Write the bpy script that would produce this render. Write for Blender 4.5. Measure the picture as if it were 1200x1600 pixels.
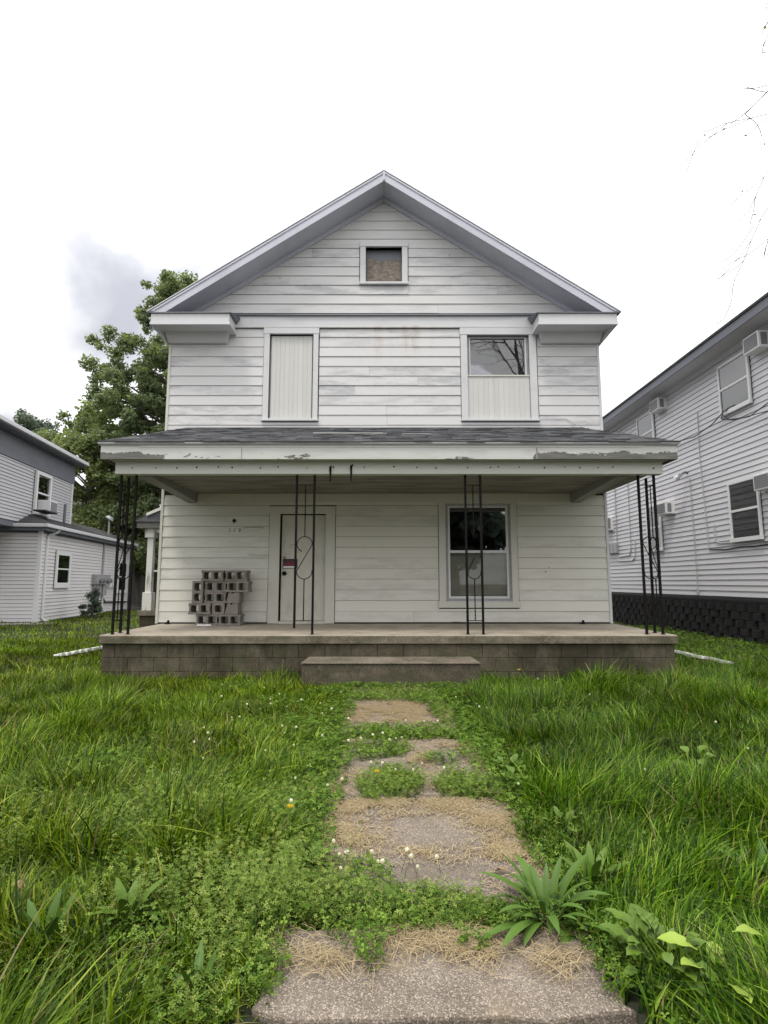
import bpy, bmesh, math, random
import numpy as np
from mathutils import Vector, Matrix
random.seed(7); RNG = np.random.default_rng(7)
for o in list(bpy.data.objects): bpy.data.objects.remove(o)
scene = bpy.context.scene
R = math.radians
# ------------------------------------------------------------------ camera
cam_d = bpy.data.cameras.new('camera'); cam = bpy.data.objects.new('camera', cam_d)
scene.collection.objects.link(cam); scene.camera = cam
CAM = Vector((0.0, -10.6, 1.45))
cam.location = CAM; cam.rotation_euler = (R(90 + 7.2), 0, 0)
cam_d.sensor_fit = 'VERTICAL'; cam_d.sensor_height = 36; cam_d.sensor_width = 27
cam_d.lens = 871 / 1600 * 36; cam_d.clip_start = 0.05; cam_d.clip_end = 2000
# ------------------------------------------------------------------ sky and sun
SUN_EL, SUN_AZ = R(66), R(215)
w = bpy.data.worlds.new('World'); scene.world = w; w.use_nodes = True
nt = w.node_tree; nt.nodes.clear(); N = nt.nodes.new; LK = nt.links.new
out = N('ShaderNodeOutputWorld'); bg = N('ShaderNodeBackground'); bg.inputs['Strength'].default_value = 0.1
sky = N('ShaderNodeTexSky'); sky.sky_type = 'NISHITA'; sky.sun_disc = False
sky.sun_elevation = SUN_EL; sky.sun_rotation = SUN_AZ; sky.air_density = 1.0; sky.dust_density = 3.0
tc = N('ShaderNodeTexCoord')
# overcast layer: soft bright cloud with a few grey-blue thin spots
mp = N('ShaderNodeMapping'); mp.inputs['Scale'].default_value = (1.0, 1.0, 2.2); LK(tc.outputs['Generated'], mp.inputs['Vector'])
n1 = N('ShaderNodeTexNoise'); n1.inputs['Scale'].default_value = 2.6; n1.inputs['Detail'].default_value = 5; n1.inputs['Roughness'].default_value = .5
LK(mp.outputs[0], n1.inputs['Vector'])
# the grey cloud bank low to the left of the gable
def lobe(direction, width, wob):
    d = Vector(direction).normalized()
    nz = N('ShaderNodeTexNoise'); nz.inputs['Scale'].default_value = 7; nz.inputs['Detail'].default_value = 4
    LK(tc.outputs['Generated'], nz.inputs['Vector'])
    sub = N('ShaderNodeVectorMath'); sub.operation = 'SUBTRACT'; sub.inputs[1].default_value = (.5, .5, .5); LK(nz.outputs['Color'], sub.inputs[0])
    sc = N('ShaderNodeVectorMath'); sc.operation = 'SCALE'; sc.inputs['Scale'].default_value = wob; LK(sub.outputs[0], sc.inputs[0])
    ad = N('ShaderNodeVectorMath'); ad.operation = 'ADD'; LK(tc.outputs['Generated'], ad.inputs[0]); LK(sc.outputs[0], ad.inputs[1])
    df = N('ShaderNodeVectorMath'); df.operation = 'SUBTRACT'; df.inputs[1].default_value = d; LK(ad.outputs[0], df.inputs[0])
    st = N('ShaderNodeVectorMath'); st.operation = 'MULTIPLY'; st.inputs[1].default_value = (1, 1, 1.35); LK(df.outputs[0], st.inputs[0])
    ln = N('ShaderNodeVectorMath'); ln.operation = 'LENGTH'; LK(st.outputs[0], ln.inputs[0])
    mr = N('ShaderNodeMapRange'); mr.interpolation_type = 'SMOOTHSTEP'
    mr.inputs['From Min'].default_value = width * .15; mr.inputs['From Max'].default_value = width
    mr.inputs['To Min'].default_value = 1; mr.inputs['To Max'].default_value = 0; LK(ln.outputs['Value'], mr.inputs['Value'])
    return mr.outputs[0]
l1 = lobe((-.385, .80, .43), .23, .28); l2 = lobe((-.60, .80, .205), .11, .16)
mx_ = N('ShaderNodeMath'); mx_.operation = 'MAXIMUM'; LK(l1, mx_.inputs[0]); LK(l2, mx_.inputs[1])
rp = N('ShaderNodeValToRGB'); LK(n1.outputs['Fac'], rp.inputs['Fac'])
rp.color_ramp.elements[0].position = .3; rp.color_ramp.elements[0].color = (9.6, 9.7, 9.9, 1)
rp.color_ramp.elements[1].position = .7; rp.color_ramp.elements[1].color = (10.6, 10.6, 10.6, 1)
mc = N('ShaderNodeMix'); mc.data_type = 'RGBA'; LK(mx_.outputs[0], mc.inputs['Factor']); LK(rp.outputs[0], mc.inputs['A'])
mc.inputs['B'].default_value = (4.0, 4.05, 4.5, 1)
# standard overcast sky: brighter towards the zenith
sz = N('ShaderNodeSeparateXYZ'); LK(tc.outputs['Generated'], sz.inputs[0])
ov = N('ShaderNodeMapRange'); ov.inputs['From Min'].default_value = 0; ov.inputs['From Max'].default_value = 1; ov.inputs['To Min'].default_value = .95; ov.inputs['To Max'].default_value = 2.1; LK(sz.outputs[2], ov.inputs['Value'])
ovm = N('ShaderNodeVectorMath'); ovm.operation = 'SCALE'; LK(mc.outputs['Result'], ovm.inputs[0]); LK(ov.outputs[0], ovm.inputs['Scale'])
mc2 = N('ShaderNodeMix'); mc2.data_type = 'RGBA'; mc2.inputs['Factor'].default_value = .93
LK(sky.outputs[0], mc2.inputs['A']); LK(ovm.outputs[0], mc2.inputs['B'])
LK(mc2.outputs['Result'], bg.inputs['Color']); LK(bg.outputs[0], out.inputs[0])
sl = bpy.data.lights.new('sun', 'SUN'); sl.energy = 1.5; sl.angle = R(11); sl.color = (1, .95, .86)
so = bpy.data.objects.new('sun', sl); scene.collection.objects.link(so)
# sun direction: azimuth measured so that the light comes from the front left, high
sd = Vector((math.cos(SUN_EL) * -.55, math.cos(SUN_EL) * -.835, math.sin(SUN_EL)))
so.rotation_euler = sd.to_track_quat('Z', 'Y').to_euler()
sky.sun_rotation = math.atan2(sd.x, sd.y)
vs = scene.view_settings; vs.view_transform = 'Standard'; vs.look = 'None'; vs.exposure = 0.25; vs.gamma = 1; vs.use_curve_mapping = False

# ------------------------------------------------------------------ materials
MATS = {}
def newmat(name):
    m = bpy.data.materials.new(name); m.use_nodes = True; MATS[name] = m
    nt = m.node_tree; b = nt.nodes['Principled BSDF']; return m, nt, b
def mixc(nt, fac, a, b):
    n = nt.nodes.new('ShaderNodeMix'); n.data_type = 'RGBA'
    for s, v in (('Factor', fac), ('A', a), ('B', b)):
        if hasattr(v, 'is_linked'): nt.links.new(v, n.inputs[s])
        elif s == 'Factor': n.inputs[s].default_value = v
        else: n.inputs[s].default_value = (*v, 1)
    return n.outputs['Result']
def math_(nt, op, a, b=None, clamp=False):
    n = nt.nodes.new('ShaderNodeMath'); n.operation = op; n.use_clamp = clamp
    for i, v in enumerate((a, b)):
        if v is None: continue
        if hasattr(v, 'is_linked'): nt.links.new(v, n.inputs[i])
        else: n.inputs[i].default_value = v
    return n.outputs[0]
def position(nt):
    for n in nt.nodes:
        if n.type == 'NEW_GEOMETRY': return n.outputs['Position']
    return nt.nodes.new('ShaderNodeNewGeometry').outputs['Position']
def noise(nt, scale, detail=4, rough=.55, off=(0, 0, 0), kind='N', vec=None):
    mp = nt.nodes.new('ShaderNodeMapping'); sc = scale if isinstance(scale, tuple) else (scale,) * 3
    mp.inputs['Scale'].default_value = sc; mp.inputs['Location'].default_value = off
    nt.links.new(vec or position(nt), mp.inputs['Vector'])
    if kind == 'N':
        t = nt.nodes.new('ShaderNodeTexNoise'); t.inputs['Scale'].default_value = 1
        t.inputs['Detail'].default_value = detail; t.inputs['Roughness'].default_value = rough; o = t.outputs['Fac']
    else:
        t = nt.nodes.new('ShaderNodeTexVoronoi'); t.inputs['Scale'].default_value = 1; o = t.outputs['Color' if kind == 'C' else 'Distance']
    nt.links.new(mp.outputs[0], t.inputs['Vector']); return o
def ramp(nt, v, lo, hi, a=0., b=1.):
    n = nt.nodes.new('ShaderNodeMapRange'); n.interpolation_type = 'SMOOTHSTEP'
    for k, x in (('From Min', lo), ('From Max', hi), ('To Min', a), ('To Max', b)): n.inputs[k].default_value = x
    nt.links.new(v, n.inputs['Value']); return n.outputs[0]
def sep(nt, v=None):
    n = nt.nodes.new('ShaderNodeSeparateXYZ'); nt.links.new(v or position(nt), n.inputs[0]); return n.outputs
def objrand(nt): return nt.nodes.new('ShaderNodeObjectInfo').outputs['Random']
def bump(nt, b, h, strength=.3, dist=.01):
    n = nt.nodes.new('ShaderNodeBump'); n.inputs['Strength'].default_value = strength; n.inputs['Distance'].default_value = dist
    nt.links.new(h, n.inputs['Height']); nt.links.new(n.outputs[0], b.inputs['Normal'])
def setc(nt, b, c): nt.links.new(c, b.inputs['Base Color']) if hasattr(c, 'is_linked') else b.inputs['Base Color'].__setattr__('default_value', (*c, 1))
def pmat(name, base, rough=.6, layers=(), vary=0., bmp=None, metal=0., spec=.5):
    """layers: (scale, detail, lo, hi, colour, strength[, offset])"""
    m, nt, b = newmat(name); c = base
    for i, L in enumerate(layers):
        f = ramp(nt, noise(nt, L[0], L[1], off=(i * 3.1, i * 1.7, i * 5.3)), L[2], L[3], 0, L[5]); c = mixc(nt, f, c, L[4])
    if vary:
        f = ramp(nt, objrand(nt), 0, 1, 1 - vary, 1 + vary * .3)
        v = nt.nodes.new('ShaderNodeVectorMath'); v.operation = 'SCALE'
        if hasattr(c, 'is_linked'): nt.links.new(c, v.inputs[0])
        else: v.inputs[0].default_value = c
        nt.links.new(f, v.inputs['Scale']); c = v.outputs[0]
    setc(nt, b, c); b.inputs['Roughness'].default_value = rough; b.inputs['Metallic'].default_value = metal
    b.inputs['Specular IOR Level'].default_value = spec
    if bmp: bump(nt, b, noise(nt, bmp[0], 5), bmp[1], bmp[2])
    return m
# weathered aluminium siding: chalky grey blotches that differ from board to board, rust run-off under the ledge
def siding_mat(name, base, grey, amt, rust=False):
    m, nt, b = newmat(name); p = sep(nt); r = objrand(nt)
    sh = math_(nt, 'MULTIPLY', r, 37.)
    cx = nt.nodes.new('ShaderNodeCombineXYZ'); nt.links.new(math_(nt, 'ADD', p[0], sh), cx.inputs[0]); nt.links.new(sh, cx.inputs[1]); nt.links.new(p[2], cx.inputs[2])
    f = ramp(nt, noise(nt, (1.3, 1, 6), 6, .62, vec=cx.outputs[0]), .42, .62)
    g = ramp(nt, noise(nt, (9, 1, 22), 4, .6, vec=cx.outputs[0]), .3, .75)
    k = ramp(nt, r, .1, .8)
    f = math_(nt, 'MULTIPLY', math_(nt, 'MULTIPLY', f, math_(nt, 'ADD', math_(nt, 'MULTIPLY', g, .45), .55)), k)
    c = mixc(nt, math_(nt, 'MULTIPLY', f, amt, True), base, grey)
    d = ramp(nt, noise(nt, (14, 14, 3), 3, off=(3, 1, 2)), .6, .8, 0, .18); c = mixc(nt, d, c, (.45, .43, .38))
    t = ramp(nt, r, 0, 1, .0, .16); c = mixc(nt, t, c, (.55, .55, .56))
    if rust:
        st = ramp(nt, noise(nt, (5.2, .1, .2), 4, off=(1.3, 0, 0)), .42, .62)
        zx = math_(nt, 'MULTIPLY', ramp(nt, p[2], 5.5, 6.75), ramp(nt, p[2], 6.8, 6.76)); xa = math_(nt, 'MULTIPLY', ramp(nt, p[0], -.5, -.1), ramp(nt, p[0], 1.1, .5))
        fr = math_(nt, 'MULTIPLY', math_(nt, 'MULTIPLY', st, zx), math_(nt, 'MULTIPLY', math_(nt, 'MULTIPLY', xa, .75), ramp(nt, noise(nt, (3, .5, 4), 5, .7, off=(7, 2, 1)), .3, .65))); c = mixc(nt, fr, c, (.36, .23, .12))
    setc(nt, b, c); b.inputs['Roughness'].default_value = .5; b.inputs['Specular IOR Level'].default_value = .35
    bump(nt, b, noise(nt, (.7, 2, 9), 3), .25, .012)
    return m
siding_mat('siding_upper', (.63, .622, .618), (.35, .35, .36), .9, True)
siding_mat('siding_lower', (.67, .655, .59), (.46, .445, .385), .6)  # warm tint of bounced light is put into the lower boards' colour
pmat('trim_white', (.60, .60, .61), .5, [((1.5, 1.5, 4), 5, .5, .75, (.48, .48, .5), .5), (12, 4, .62, .8, (.38, .36, .33), .35)])
pmat('soffit_paint', (.54, .545, .62), .5, [((1.2, 1.2, 1.2), 4, .4, .7, (.42, .43, .48), .6)])
pmat('trim_cream', (.57, .56, .50), .5, [((3, 3, 2), 5, .5, .8, (.5, .48, .42), .6), (20, 3, .65, .8, (.3, .28, .24), .3)])
pmat('vinyl_cream', (.58, .575, .55), .45, [((9, 1, .8), 4, .5, .8, (.50, .495, .47), .5)], vary=.05)
pmat('door_paint', (.56, .54, .47), .5, [((4, 2, 2.5), 5, .48, .75, (.38, .36, .30), .6), (26, 4, .66, .78, (.16, .14, .11), .5)])
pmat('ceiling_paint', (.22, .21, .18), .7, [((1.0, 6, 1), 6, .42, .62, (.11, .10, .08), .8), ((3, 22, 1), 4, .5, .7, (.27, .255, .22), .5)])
pmat('black_gap', (.03, .03, .028), .8)
pmat('room_dark', (.10, .10, .095), .9)
pmat('blind_white', (.72, .72, .66), .8, [((1.2, 1, 5), 4, .4, .7, (.50, .50, .44), .6)])
pmat('plywood', (.27, .225, .185), .8, [((9, 1, 20), 5, .4, .62, (.13, .11, .095), .8), ((30, 1, 10), 4, .55, .7, (.38, .33, .28), .7)], bmp=((40, 1, 60), .4, .01))
def concrete(name, base, dark, lite, moss=0., spk=.5, streak=None):
    m, nt, b = newmat(name)
    c = mixc(nt, ramp(nt, noise(nt, 2.2, 6, .6), .38, .68), base, dark)
    c = mixc(nt, ramp(nt, noise(nt, 9, 5, .6, off=(4, 2, 1)), .5, .75, 0, .6), c, lite)
    v = noise(nt, 230, kind='C'); s = sep(nt, v)
    c = mixc(nt, math_(nt, 'MULTIPLY', ramp(nt, s[0], .72, .8), spk), c, tuple(min(1, x * 1.9) for x in lite))
    c = mixc(nt, math_(nt, 'MULTIPLY', ramp(nt, s[1], .74, .84), spk), c, tuple(x * .45 for x in dark))
    if moss: c = mixc(nt, ramp(nt, noise(nt, (2.5, 2.5, 5), 6, .65, off=(9, 3, 1)), .45, .66, 0, moss), c, (.055, .06, .03))
    if streak: c = mixc(nt, ramp(nt, noise(nt, streak, 6, .7, off=(2, 5, 8)), .42, .62, 0, .75), c, tuple(x * .55 for x in dark))
    if name == 'path_concrete':
        c = mixc(nt, ramp(nt, noise(nt, 3.2, 6, .66, off=(1, 7, 2)), .52, .66, 0, .25), c, (.30, .235, .15)); c = mixc(nt, ramp(nt, noise(nt, 1.1, 5, .6, off=(6, 1, 4)), .5, .7, 0, .5), c, (.10, .085, .07))
    setc(nt, b, c); b.inputs['Roughness'].default_value = .9; b.inputs['Specular IOR Level'].default_value = .2
    bump(nt, b, noise(nt, 120, 4, .7), .5, .006); return m
concrete('porch_concrete', (.36, .315, .25), (.26, .225, .175), (.42, .37, .30), 0, .12)
concrete('edge_concrete', (.17, .15, .115), (.085, .07, .05), (.25, .215, .165), .55, .45)
concrete('block_concrete', (.115, .098, .068), (.05, .041, .027), (.155, .134, .10), .6, .3, (.9, 1, .35))
concrete('step_concrete', (.095, .08, .058), (.045, .037, .026), (.17, .14, .11), .6, .45)
concrete('tread_concrete', (.17, .145, .112), (.085, .07, .05), (.25, .215, .175), .45, .5)
concrete('path_concrete', (.205, .17, .138), (.135, .11, .088), (.25, .212, .172), .0, .6)
concrete('cinder', (.22, .20, .175), (.155, .14, .122), (.28, .255, .225), 0, .3)
concrete('pavement_concrete', (.34, .32, .29), (.26, .24, .22), (.4, .38, .35), 0, .3)
# painted-black split-face retaining blocks
m, nt, b = newmat('black_block'); c = mixc(nt, ramp(nt, noise(nt, 5, 5), .4, .7), (.009, .009, .0095), (.019, .0185, .018))
c = mixc(nt, ramp(nt, noise(nt, 30, 4), .6, .8, 0, .6), c, (.035, .034, .033)); setc(nt, b, c); b.inputs['Roughness'].default_value = .85
b.inputs['Specular IOR Level'].default_value = .25
bump(nt, b, noise(nt, 24, 6, .7), .9, .03)
# asphalt shingles
def shingle(name, a, b2, c3):
    m, nt, b = newmat(name)
    c = mixc(nt, ramp(nt, noise(nt, (2.2, 5, 5), 5), .35, .7), a, b2); s = sep(nt, noise(nt, (7, 9, 9), kind='C'))
    c = mixc(nt, ramp(nt, s[0], .4, 1, 0, .5), c, c3); c = mixc(nt, ramp(nt, noise(nt, 160, 3), .55, .75, 0, .35), c, (.26, .26, .26))
    setc(nt, b, c); b.inputs['Roughness'].default_value = .95; b.inputs['Specular IOR Level'].default_value = .15
    bump(nt, b, noise(nt, 180, 3), .6, .006)
shingle('shingles', (.085, .087, .092), (.13, .13, .135), (.055, .056, .06))
shingle('shingles_dark', (.055, .054, .055), (.085, .083, .083), (.035, .035, .035))
# fascia with peeling paint over grey bare wood
m, nt, b = newmat('peeling_fascia'); p = sep(nt)
crn = nt.nodes.new('ShaderNodeValToRGB'); e = crn.color_ramp
mr = nt.nodes.new('ShaderNodeMapRange'); mr.inputs['From Min'].default_value = -4.5; mr.inputs['From Max'].default_value = 4.5; nt.links.new(p[0], mr.inputs['Value']); nt.links.new(mr.outputs[0], crn.inputs['Fac'])
for pos, v in ((.0, .75), (.08, .7), (.14, .3), (.3, .12), (.35, .42), (.4, .2), (.57, .12), (.62, .38), (.66, .12), (.748, .12), (.752, .85), (.83, .5), (.9, .75), (1, .6)):
    el = e.elements.new(pos) if pos not in (0., 1) else e.elements[0 if pos == 0 else -1]; el.position = pos; el.color = (v, v, v, 1)
g = math_(nt, 'MULTIPLY', ramp(nt, p[2], 3.47, 3.29), crn.outputs[0])
pk = math_(nt, 'ADD', math_(nt, 'MULTIPLY', noise(nt, (4, 4, 9), 9, .74), 1.35), math_(nt, 'SUBTRACT', g, .17))
msk = ramp(nt, pk, .84, .86); wood = mixc(nt, ramp(nt, noise(nt, (3, 3, 60), 5), .35, .7), (.165, .16, .14), (.10, .097, .085))
paint = mixc(nt, ramp(nt, noise(nt, (2, 2, 7), 5), .45, .75, 0, .5), (.58, .58, .555), (.46, .455, .42))
paint = mixc(nt, ramp(nt, noise(nt, (9, 9, 30), 5, off=(2, 0, 5)), .66, .72, 0, .6), paint, (.3, .27, .22))
setc(nt, b, mixc(nt, msk, paint, wood)); b.inputs['Roughness'].default_value = .65
bump(nt, b, msk, .6, -.004)
pmat('beam_paint', (.55, .555, .51), .55, [((2, 2, 9), 5, .5, .75, (.52, .50, .43), .6), (18, 4, .66, .74, (.25, .22, .18), .5)])
pmat('post_wood', (.58, .57, .52), .65, [((6, 6, 1.6), 6, .48, .6, (.22, .20, .17), .8)])
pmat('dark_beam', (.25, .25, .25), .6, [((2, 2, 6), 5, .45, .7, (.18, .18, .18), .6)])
pmat('iron', (.012, .011, .011), .6, [(14, 5, .62, .78, (.07, .035, .02), .6)], spec=.06)
pmat('rusty_hole', (.06, .035, .02), .9)
pmat('metal_white', (.62, .62, .64), .4); pmat('metal_grey', (.34, .34, .35), .4, [(12, 3, .4, .7, (.25, .25, .26), .6)])
pmat('metal_strip', (.50, .50, .48), .45, [((6, 6, 6), 4, .55, .7, (.2, .2, .19), .7)])
pmat('brass', (.28, .22, .12), .35, metal=.8)
pmat('sign_black', (.02, .02, .022), .5); pmat('sign_red', (.17, .012, .022), .5, [((30, 1, 40), 2, .5, .65, (.05, .01, .015), .7)]); pmat('sign_white', (.75, .75, .75), .5)
pmat('ghost_mark', (.30, .28, .24), .8); pmat('ghost_light', (.80, .79, .73), .6)
pmat('vinyl_wall', (.60, .59, .61), .45, [((.8, .8, 2.5), 5, .45, .75, (.56, .545, .57), .5)], vary=.05)
pmat('vinyl_left', (.70, .675, .67), .5, [((.5, .5, 1.5), 5, .45, .75, (.60, .57, .56), .6)], vary=.04)
pmat('vinyl_upper_left', (.50, .49, .51), .5, [((.5, .5, 1.5), 5, .45, .75, (.48, .47, .49), .6)])
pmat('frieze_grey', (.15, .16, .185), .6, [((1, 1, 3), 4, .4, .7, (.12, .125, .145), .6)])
pmat('dark_siding', (.11, .105, .10), .7)
pmat('window_white', (.72, .72, .71), .45)
pmat('grille', (.20, .20, .21), .6); pmat('conduit_grey', (.42, .42, .44), .45); pmat('cable_black', (.02, .02, .02), .6)
pmat('plastic_white', (.80, .80, .76), .5, [((8, 8, 8), 5, .55, .65, (.45, .43, .36), .7)])
pmat('road', (.055, .055, .057), .9, bmp=(90, .4, .01))
def glass(name, tint, ior):
    m = bpy.data.materials.new(name); m.use_nodes = True; MATS[name] = m; nt = m.node_tree; nt.nodes.clear()
    o = nt.nodes.new('ShaderNodeOutputMaterial'); fr = nt.nodes.new('ShaderNodeFresnel'); fr.inputs['IOR'].default_value = ior
    gl = nt.nodes.new('ShaderNodeBsdfGlossy'); gl.inputs['Roughness'].default_value = .015
    tr = nt.nodes.new('ShaderNodeBsdfTransparent'); tr.inputs['Color'].default_value = (*tint, 1)
    mx = nt.nodes.new('ShaderNodeMixShader'); nt.links.new(fr.outputs[0], mx.inputs[0]); nt.links.new(tr.outputs[0], mx.inputs[1]); nt.links.new(gl.outputs[0], mx.inputs[2])
    bp = nt.nodes.new('ShaderNodeBump'); bp.inputs['Strength'].default_value = .012; bp.inputs['Distance'].default_value = .02
    nt.links.new(noise(nt, 2.2, 2), bp.inputs['Height']); nt.links.new(bp.outputs[0], gl.inputs['Normal'])
    nt.links.new(mx.outputs[0], o.inputs[0])
glass('pane_glass', (.70, .71, .76), 2.5); glass('pane_dusty', (.8, .8, .78), 1.6)
# foliage: colour comes from the per-blade colour attribute
def foliage(name, trans=.35, rough=.5, spec=.35):
    m = bpy.data.materials.new(name); m.use_nodes = True; MATS[name] = m; nt = m.node_tree; b = nt.nodes['Principled BSDF']; o = nt.nodes['Material Output']
    a = nt.nodes.new('ShaderNodeAttribute'); a.attribute_name = 'Col'
    nt.links.new(a.outputs['Color'], b.inputs['Base Color']); b.inputs['Roughness'].default_value = rough; b.inputs['Specular IOR Level'].default_value = spec
    t = nt.nodes.new('ShaderNodeBsdfTranslucent'); v = nt.nodes.new('ShaderNodeVectorMath'); v.operation = 'MULTIPLY'; v.inputs[1].default_value = (1.25, 1.25, .7)
    nt.links.new(a.outputs['Color'], v.inputs[0]); nt.links.new(v.outputs[0], t.inputs['Color'])
    mx = nt.nodes.new('ShaderNodeMixShader'); mx.inputs[0].default_value = trans
    nt.links.new(b.outputs[0], mx.inputs[1]); nt.links.new(t.outputs[0], mx.inputs[2]); nt.links.new(mx.outputs[0], o.inputs[0])
foliage('grass_blade', .34, .4, .22); foliage('leafage', .45, .55, .2); foliage('herb', .3, .55, .15); foliage('straw_blade', .1, .7, .2)
def leafmat(name, base, vein, rough=.5):
    m, nt, b = newmat(name); g = nt.nodes.new('ShaderNodeTexCoord').outputs['Object']
    s = sep(nt, g); st = math_(nt, 'ABSOLUTE', math_(nt, 'SINE', math_(nt, 'MULTIPLY', s[1], 520.)))
    c = mixc(nt, ramp(nt, st, .0, .35, .55, 0), base, vein)
    c = mixc(nt, ramp(nt, objrand(nt), 0, 1, 0, .5), c, tuple(x * .6 for x in base)); setc(nt, b, c); b.inputs['Roughness'].default_value = rough; b.inputs['Specular IOR Level'].default_value = .3
    b.inputs['Transmission Weight'].default_value = 0; b.inputs['Subsurface Weight'].default_value = 0
leafmat('plantain_leaf', (.075, .145, .018), (.13, .22, .04)); leafmat('dock_leaf', (.095, .165, .018), (.15, .24, .04))
leafmat('yellow_leaf', (.26, .36, .05), (.34, .42, .10)); leafmat('deep_leaf', (.065, .135, .016), (.11, .19, .03))
pmat('bark', (.12, .10, .085), .9, [((5, 5, 1.5), 5, .4, .7, (.07, .06, .05), .7)], bmp=((30, 30, 6), .6, .02))
pmat('glare_pale_bark', (.27, .25, .24), .9, [((5, 5, 1.5), 5, .4, .7, (.18, .165, .155), .7)])  # bark colour paled to imitate bright sky glare washing out the twigs
pmat('soil', (.018, .02, .009), .95, [(3, 5, .4, .65, (.03, .024, .014), .7), (22, 4, .5, .7, (.028, .036, .01), .6)])

# ------------------------------------------------------------------ geometry helpers
COL = scene.collection
def quadT(u, o, z): return (u, o, z)
class MB:
    def __init__(s, T=None): s.v = []; s.f = []; s.T = T
    def add(s, vs, fs):
        n = len(s.v); s.v += [s.T(*v) for v in vs] if s.T else [tuple(v) for v in vs]; s.f += [tuple(i + n for i in f) for f in fs]; return s
    def box(s, x0, x1, y0, y1, z0, z1):
        x0, x1 = min(x0, x1), max(x0, x1); y0, y1 = min(y0, y1), max(y0, y1); z0, z1 = min(z0, z1), max(z0, z1)
        return s.add([(x0, y0, z0), (x1, y0, z0), (x1, y1, z0), (x0, y1, z0), (x0, y0, z1), (x1, y0, z1), (x1, y1, z1), (x0, y1, z1)],
              [(0, 3, 2, 1), (4, 5, 6, 7), (0, 1, 5, 4), (1, 2, 6, 5), (2, 3, 7, 6), (3, 0, 4, 7)])
    def hexa(s, b, t):  # bottom 4, top 4 corners
        return s.add(list(b) + list(t), [(0, 3, 2, 1), (4, 5, 6, 7), (0, 1, 5, 4), (1, 2, 6, 5), (2, 3, 7, 6), (3, 0, 4, 7)])
    def prism(s, poly, a0, a1, axis='y'):
        n = len(poly)
        if axis == 'y': A = [(p, a0, q) for p, q in poly] + [(p, a1, q) for p, q in poly]
        elif axis == 'x': A = [(a0, p, q) for p, q in poly] + [(a1, p, q) for p, q in poly]
        else: A = [(p, q, a0) for p, q in poly] + [(p, q, a1) for p, q in poly]
        return s.add(A, [tuple(range(n))[::-1], tuple(range(n, 2 * n))] + [(i, (i + 1) % n, n + (i + 1) % n, n + i) for i in range(n)])
    def tube(s, pts, r, k=6, cap=True):
        pts = [Vector(p) for p in pts]; rs = r if isinstance(r, (list, tuple)) else [r] * len(pts)
        n0 = len(s.v); up = None; vs = []; fs = []
        for i, p in enumerate(pts):
            t = (pts[min(i + 1, len(pts) - 1)] - pts[max(i - 1, 0)]).normalized()
            if up is None: up = Vector((0, 0, 1)) if abs(t.z) < .9 else Vector((1, 0, 0))
            a = t.cross(up).normalized(); bb = a.cross(t).normalized(); up = bb
            for j in range(k):
                th = 2 * math.pi * (j + .5) / k; vs.append(tuple(p + (a * math.cos(th) + bb * math.sin(th)) * rs[i]))
        for i in range(len(pts) - 1):
            for j in range(k): fs.append((i * k + j, i * k + (j + 1) % k, (i + 1) * k + (j + 1) % k, (i + 1) * k + j))
        if cap: fs.append(tuple(range(k))[::-1]); fs.append(tuple(range((len(pts) - 1) * k, len(pts) * k)))
        return s.add(vs, fs)
    def mesh(s, name):
        m = bpy.data.meshes.new(name); m.from_pydata(s.v, [], s.f); m.validate()
        bm = bmesh.new(); bm.from_mesh(m); bmesh.ops.recalc_face_normals(bm, faces=bm.faces); bm.to_mesh(m); bm.free(); return m
    def build(s, name, mat, parent=None, bevel=0, local=False, smooth=False):
        return link(name, s.mesh(name), mat, parent, bevel, local, smooth)
def link(name, mesh, mat, parent=None, bevel=0, local=False, smooth=False, loc=None):
    o = bpy.data.objects.new(name, mesh); COL.objects.link(o)
    if mat and len(mesh.materials) == 0: mesh.materials.append(MATS[mat])
    if loc: o.location = loc
    if parent:
        o.parent = parent
        if not local: o.matrix_parent_inverse = Matrix.Translation(world_loc(parent)).inverted()
    if bevel:
        b = o.modifiers.new('bevel', 'BEVEL'); b.width = bevel; b.segments = 2; b.limit_method = 'ANGLE'; b.angle_limit = R(40)
    if smooth:
        for p in mesh.polygons: p.use_smooth = True
    return o
ROOTLOC = {}
def world_loc(o):
    # parts are meshes in scene coordinates whose own location stays at the root, so only an Empty shifts its children
    return ROOTLOC.get(o.name, Vector((0, 0, 0)))
def tag(o, label=None, cat=None, group=None, kind=None):
    if label: o['label'] = label
    if cat: o['category'] = cat
    if group: o['group'] = group
    if kind: o['kind'] = kind
    return o
def thing(name, label, cat, loc=(0, 0, 0), rz=0, group=None):
    o = bpy.data.objects.new(name, None); COL.objects.link(o); o.empty_display_size = .1
    o.location = loc; o.rotation_euler = (0, 0, rz); ROOTLOC[o.name] = Vector(loc)
    return tag(o, label, cat, group)
def mesh_np(name, V, F, col=None, mat=None):
    """V (n,3), F (m,k) equal-sized faces, col per vertex"""
    me = bpy.data.meshes.new(name); V = np.ascontiguousarray(V, np.float32); F = np.ascontiguousarray(F, np.int32); m, k = F.shape
    me.vertices.add(len(V)); me.vertices.foreach_set('co', V.ravel()); me.loops.add(m * k); me.loops.foreach_set('vertex_index', F.ravel())
    me.polygons.add(m); me.polygons.foreach_set('loop_start', np.arange(0, m * k, k, dtype=np.int32)); me.polygons.foreach_set('loop_total', np.full(m, k, np.int32))
    me.update(calc_edges=True)
    if col is not None:
        a = me.color_attributes.new('Col', 'FLOAT_COLOR', 'POINT'); c = np.ones((len(V), 4), np.float32); c[:, :3] = col; a.data.foreach_set('color', c.ravel())
    if mat: me.materials.append(MATS[mat])
    return me
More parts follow.
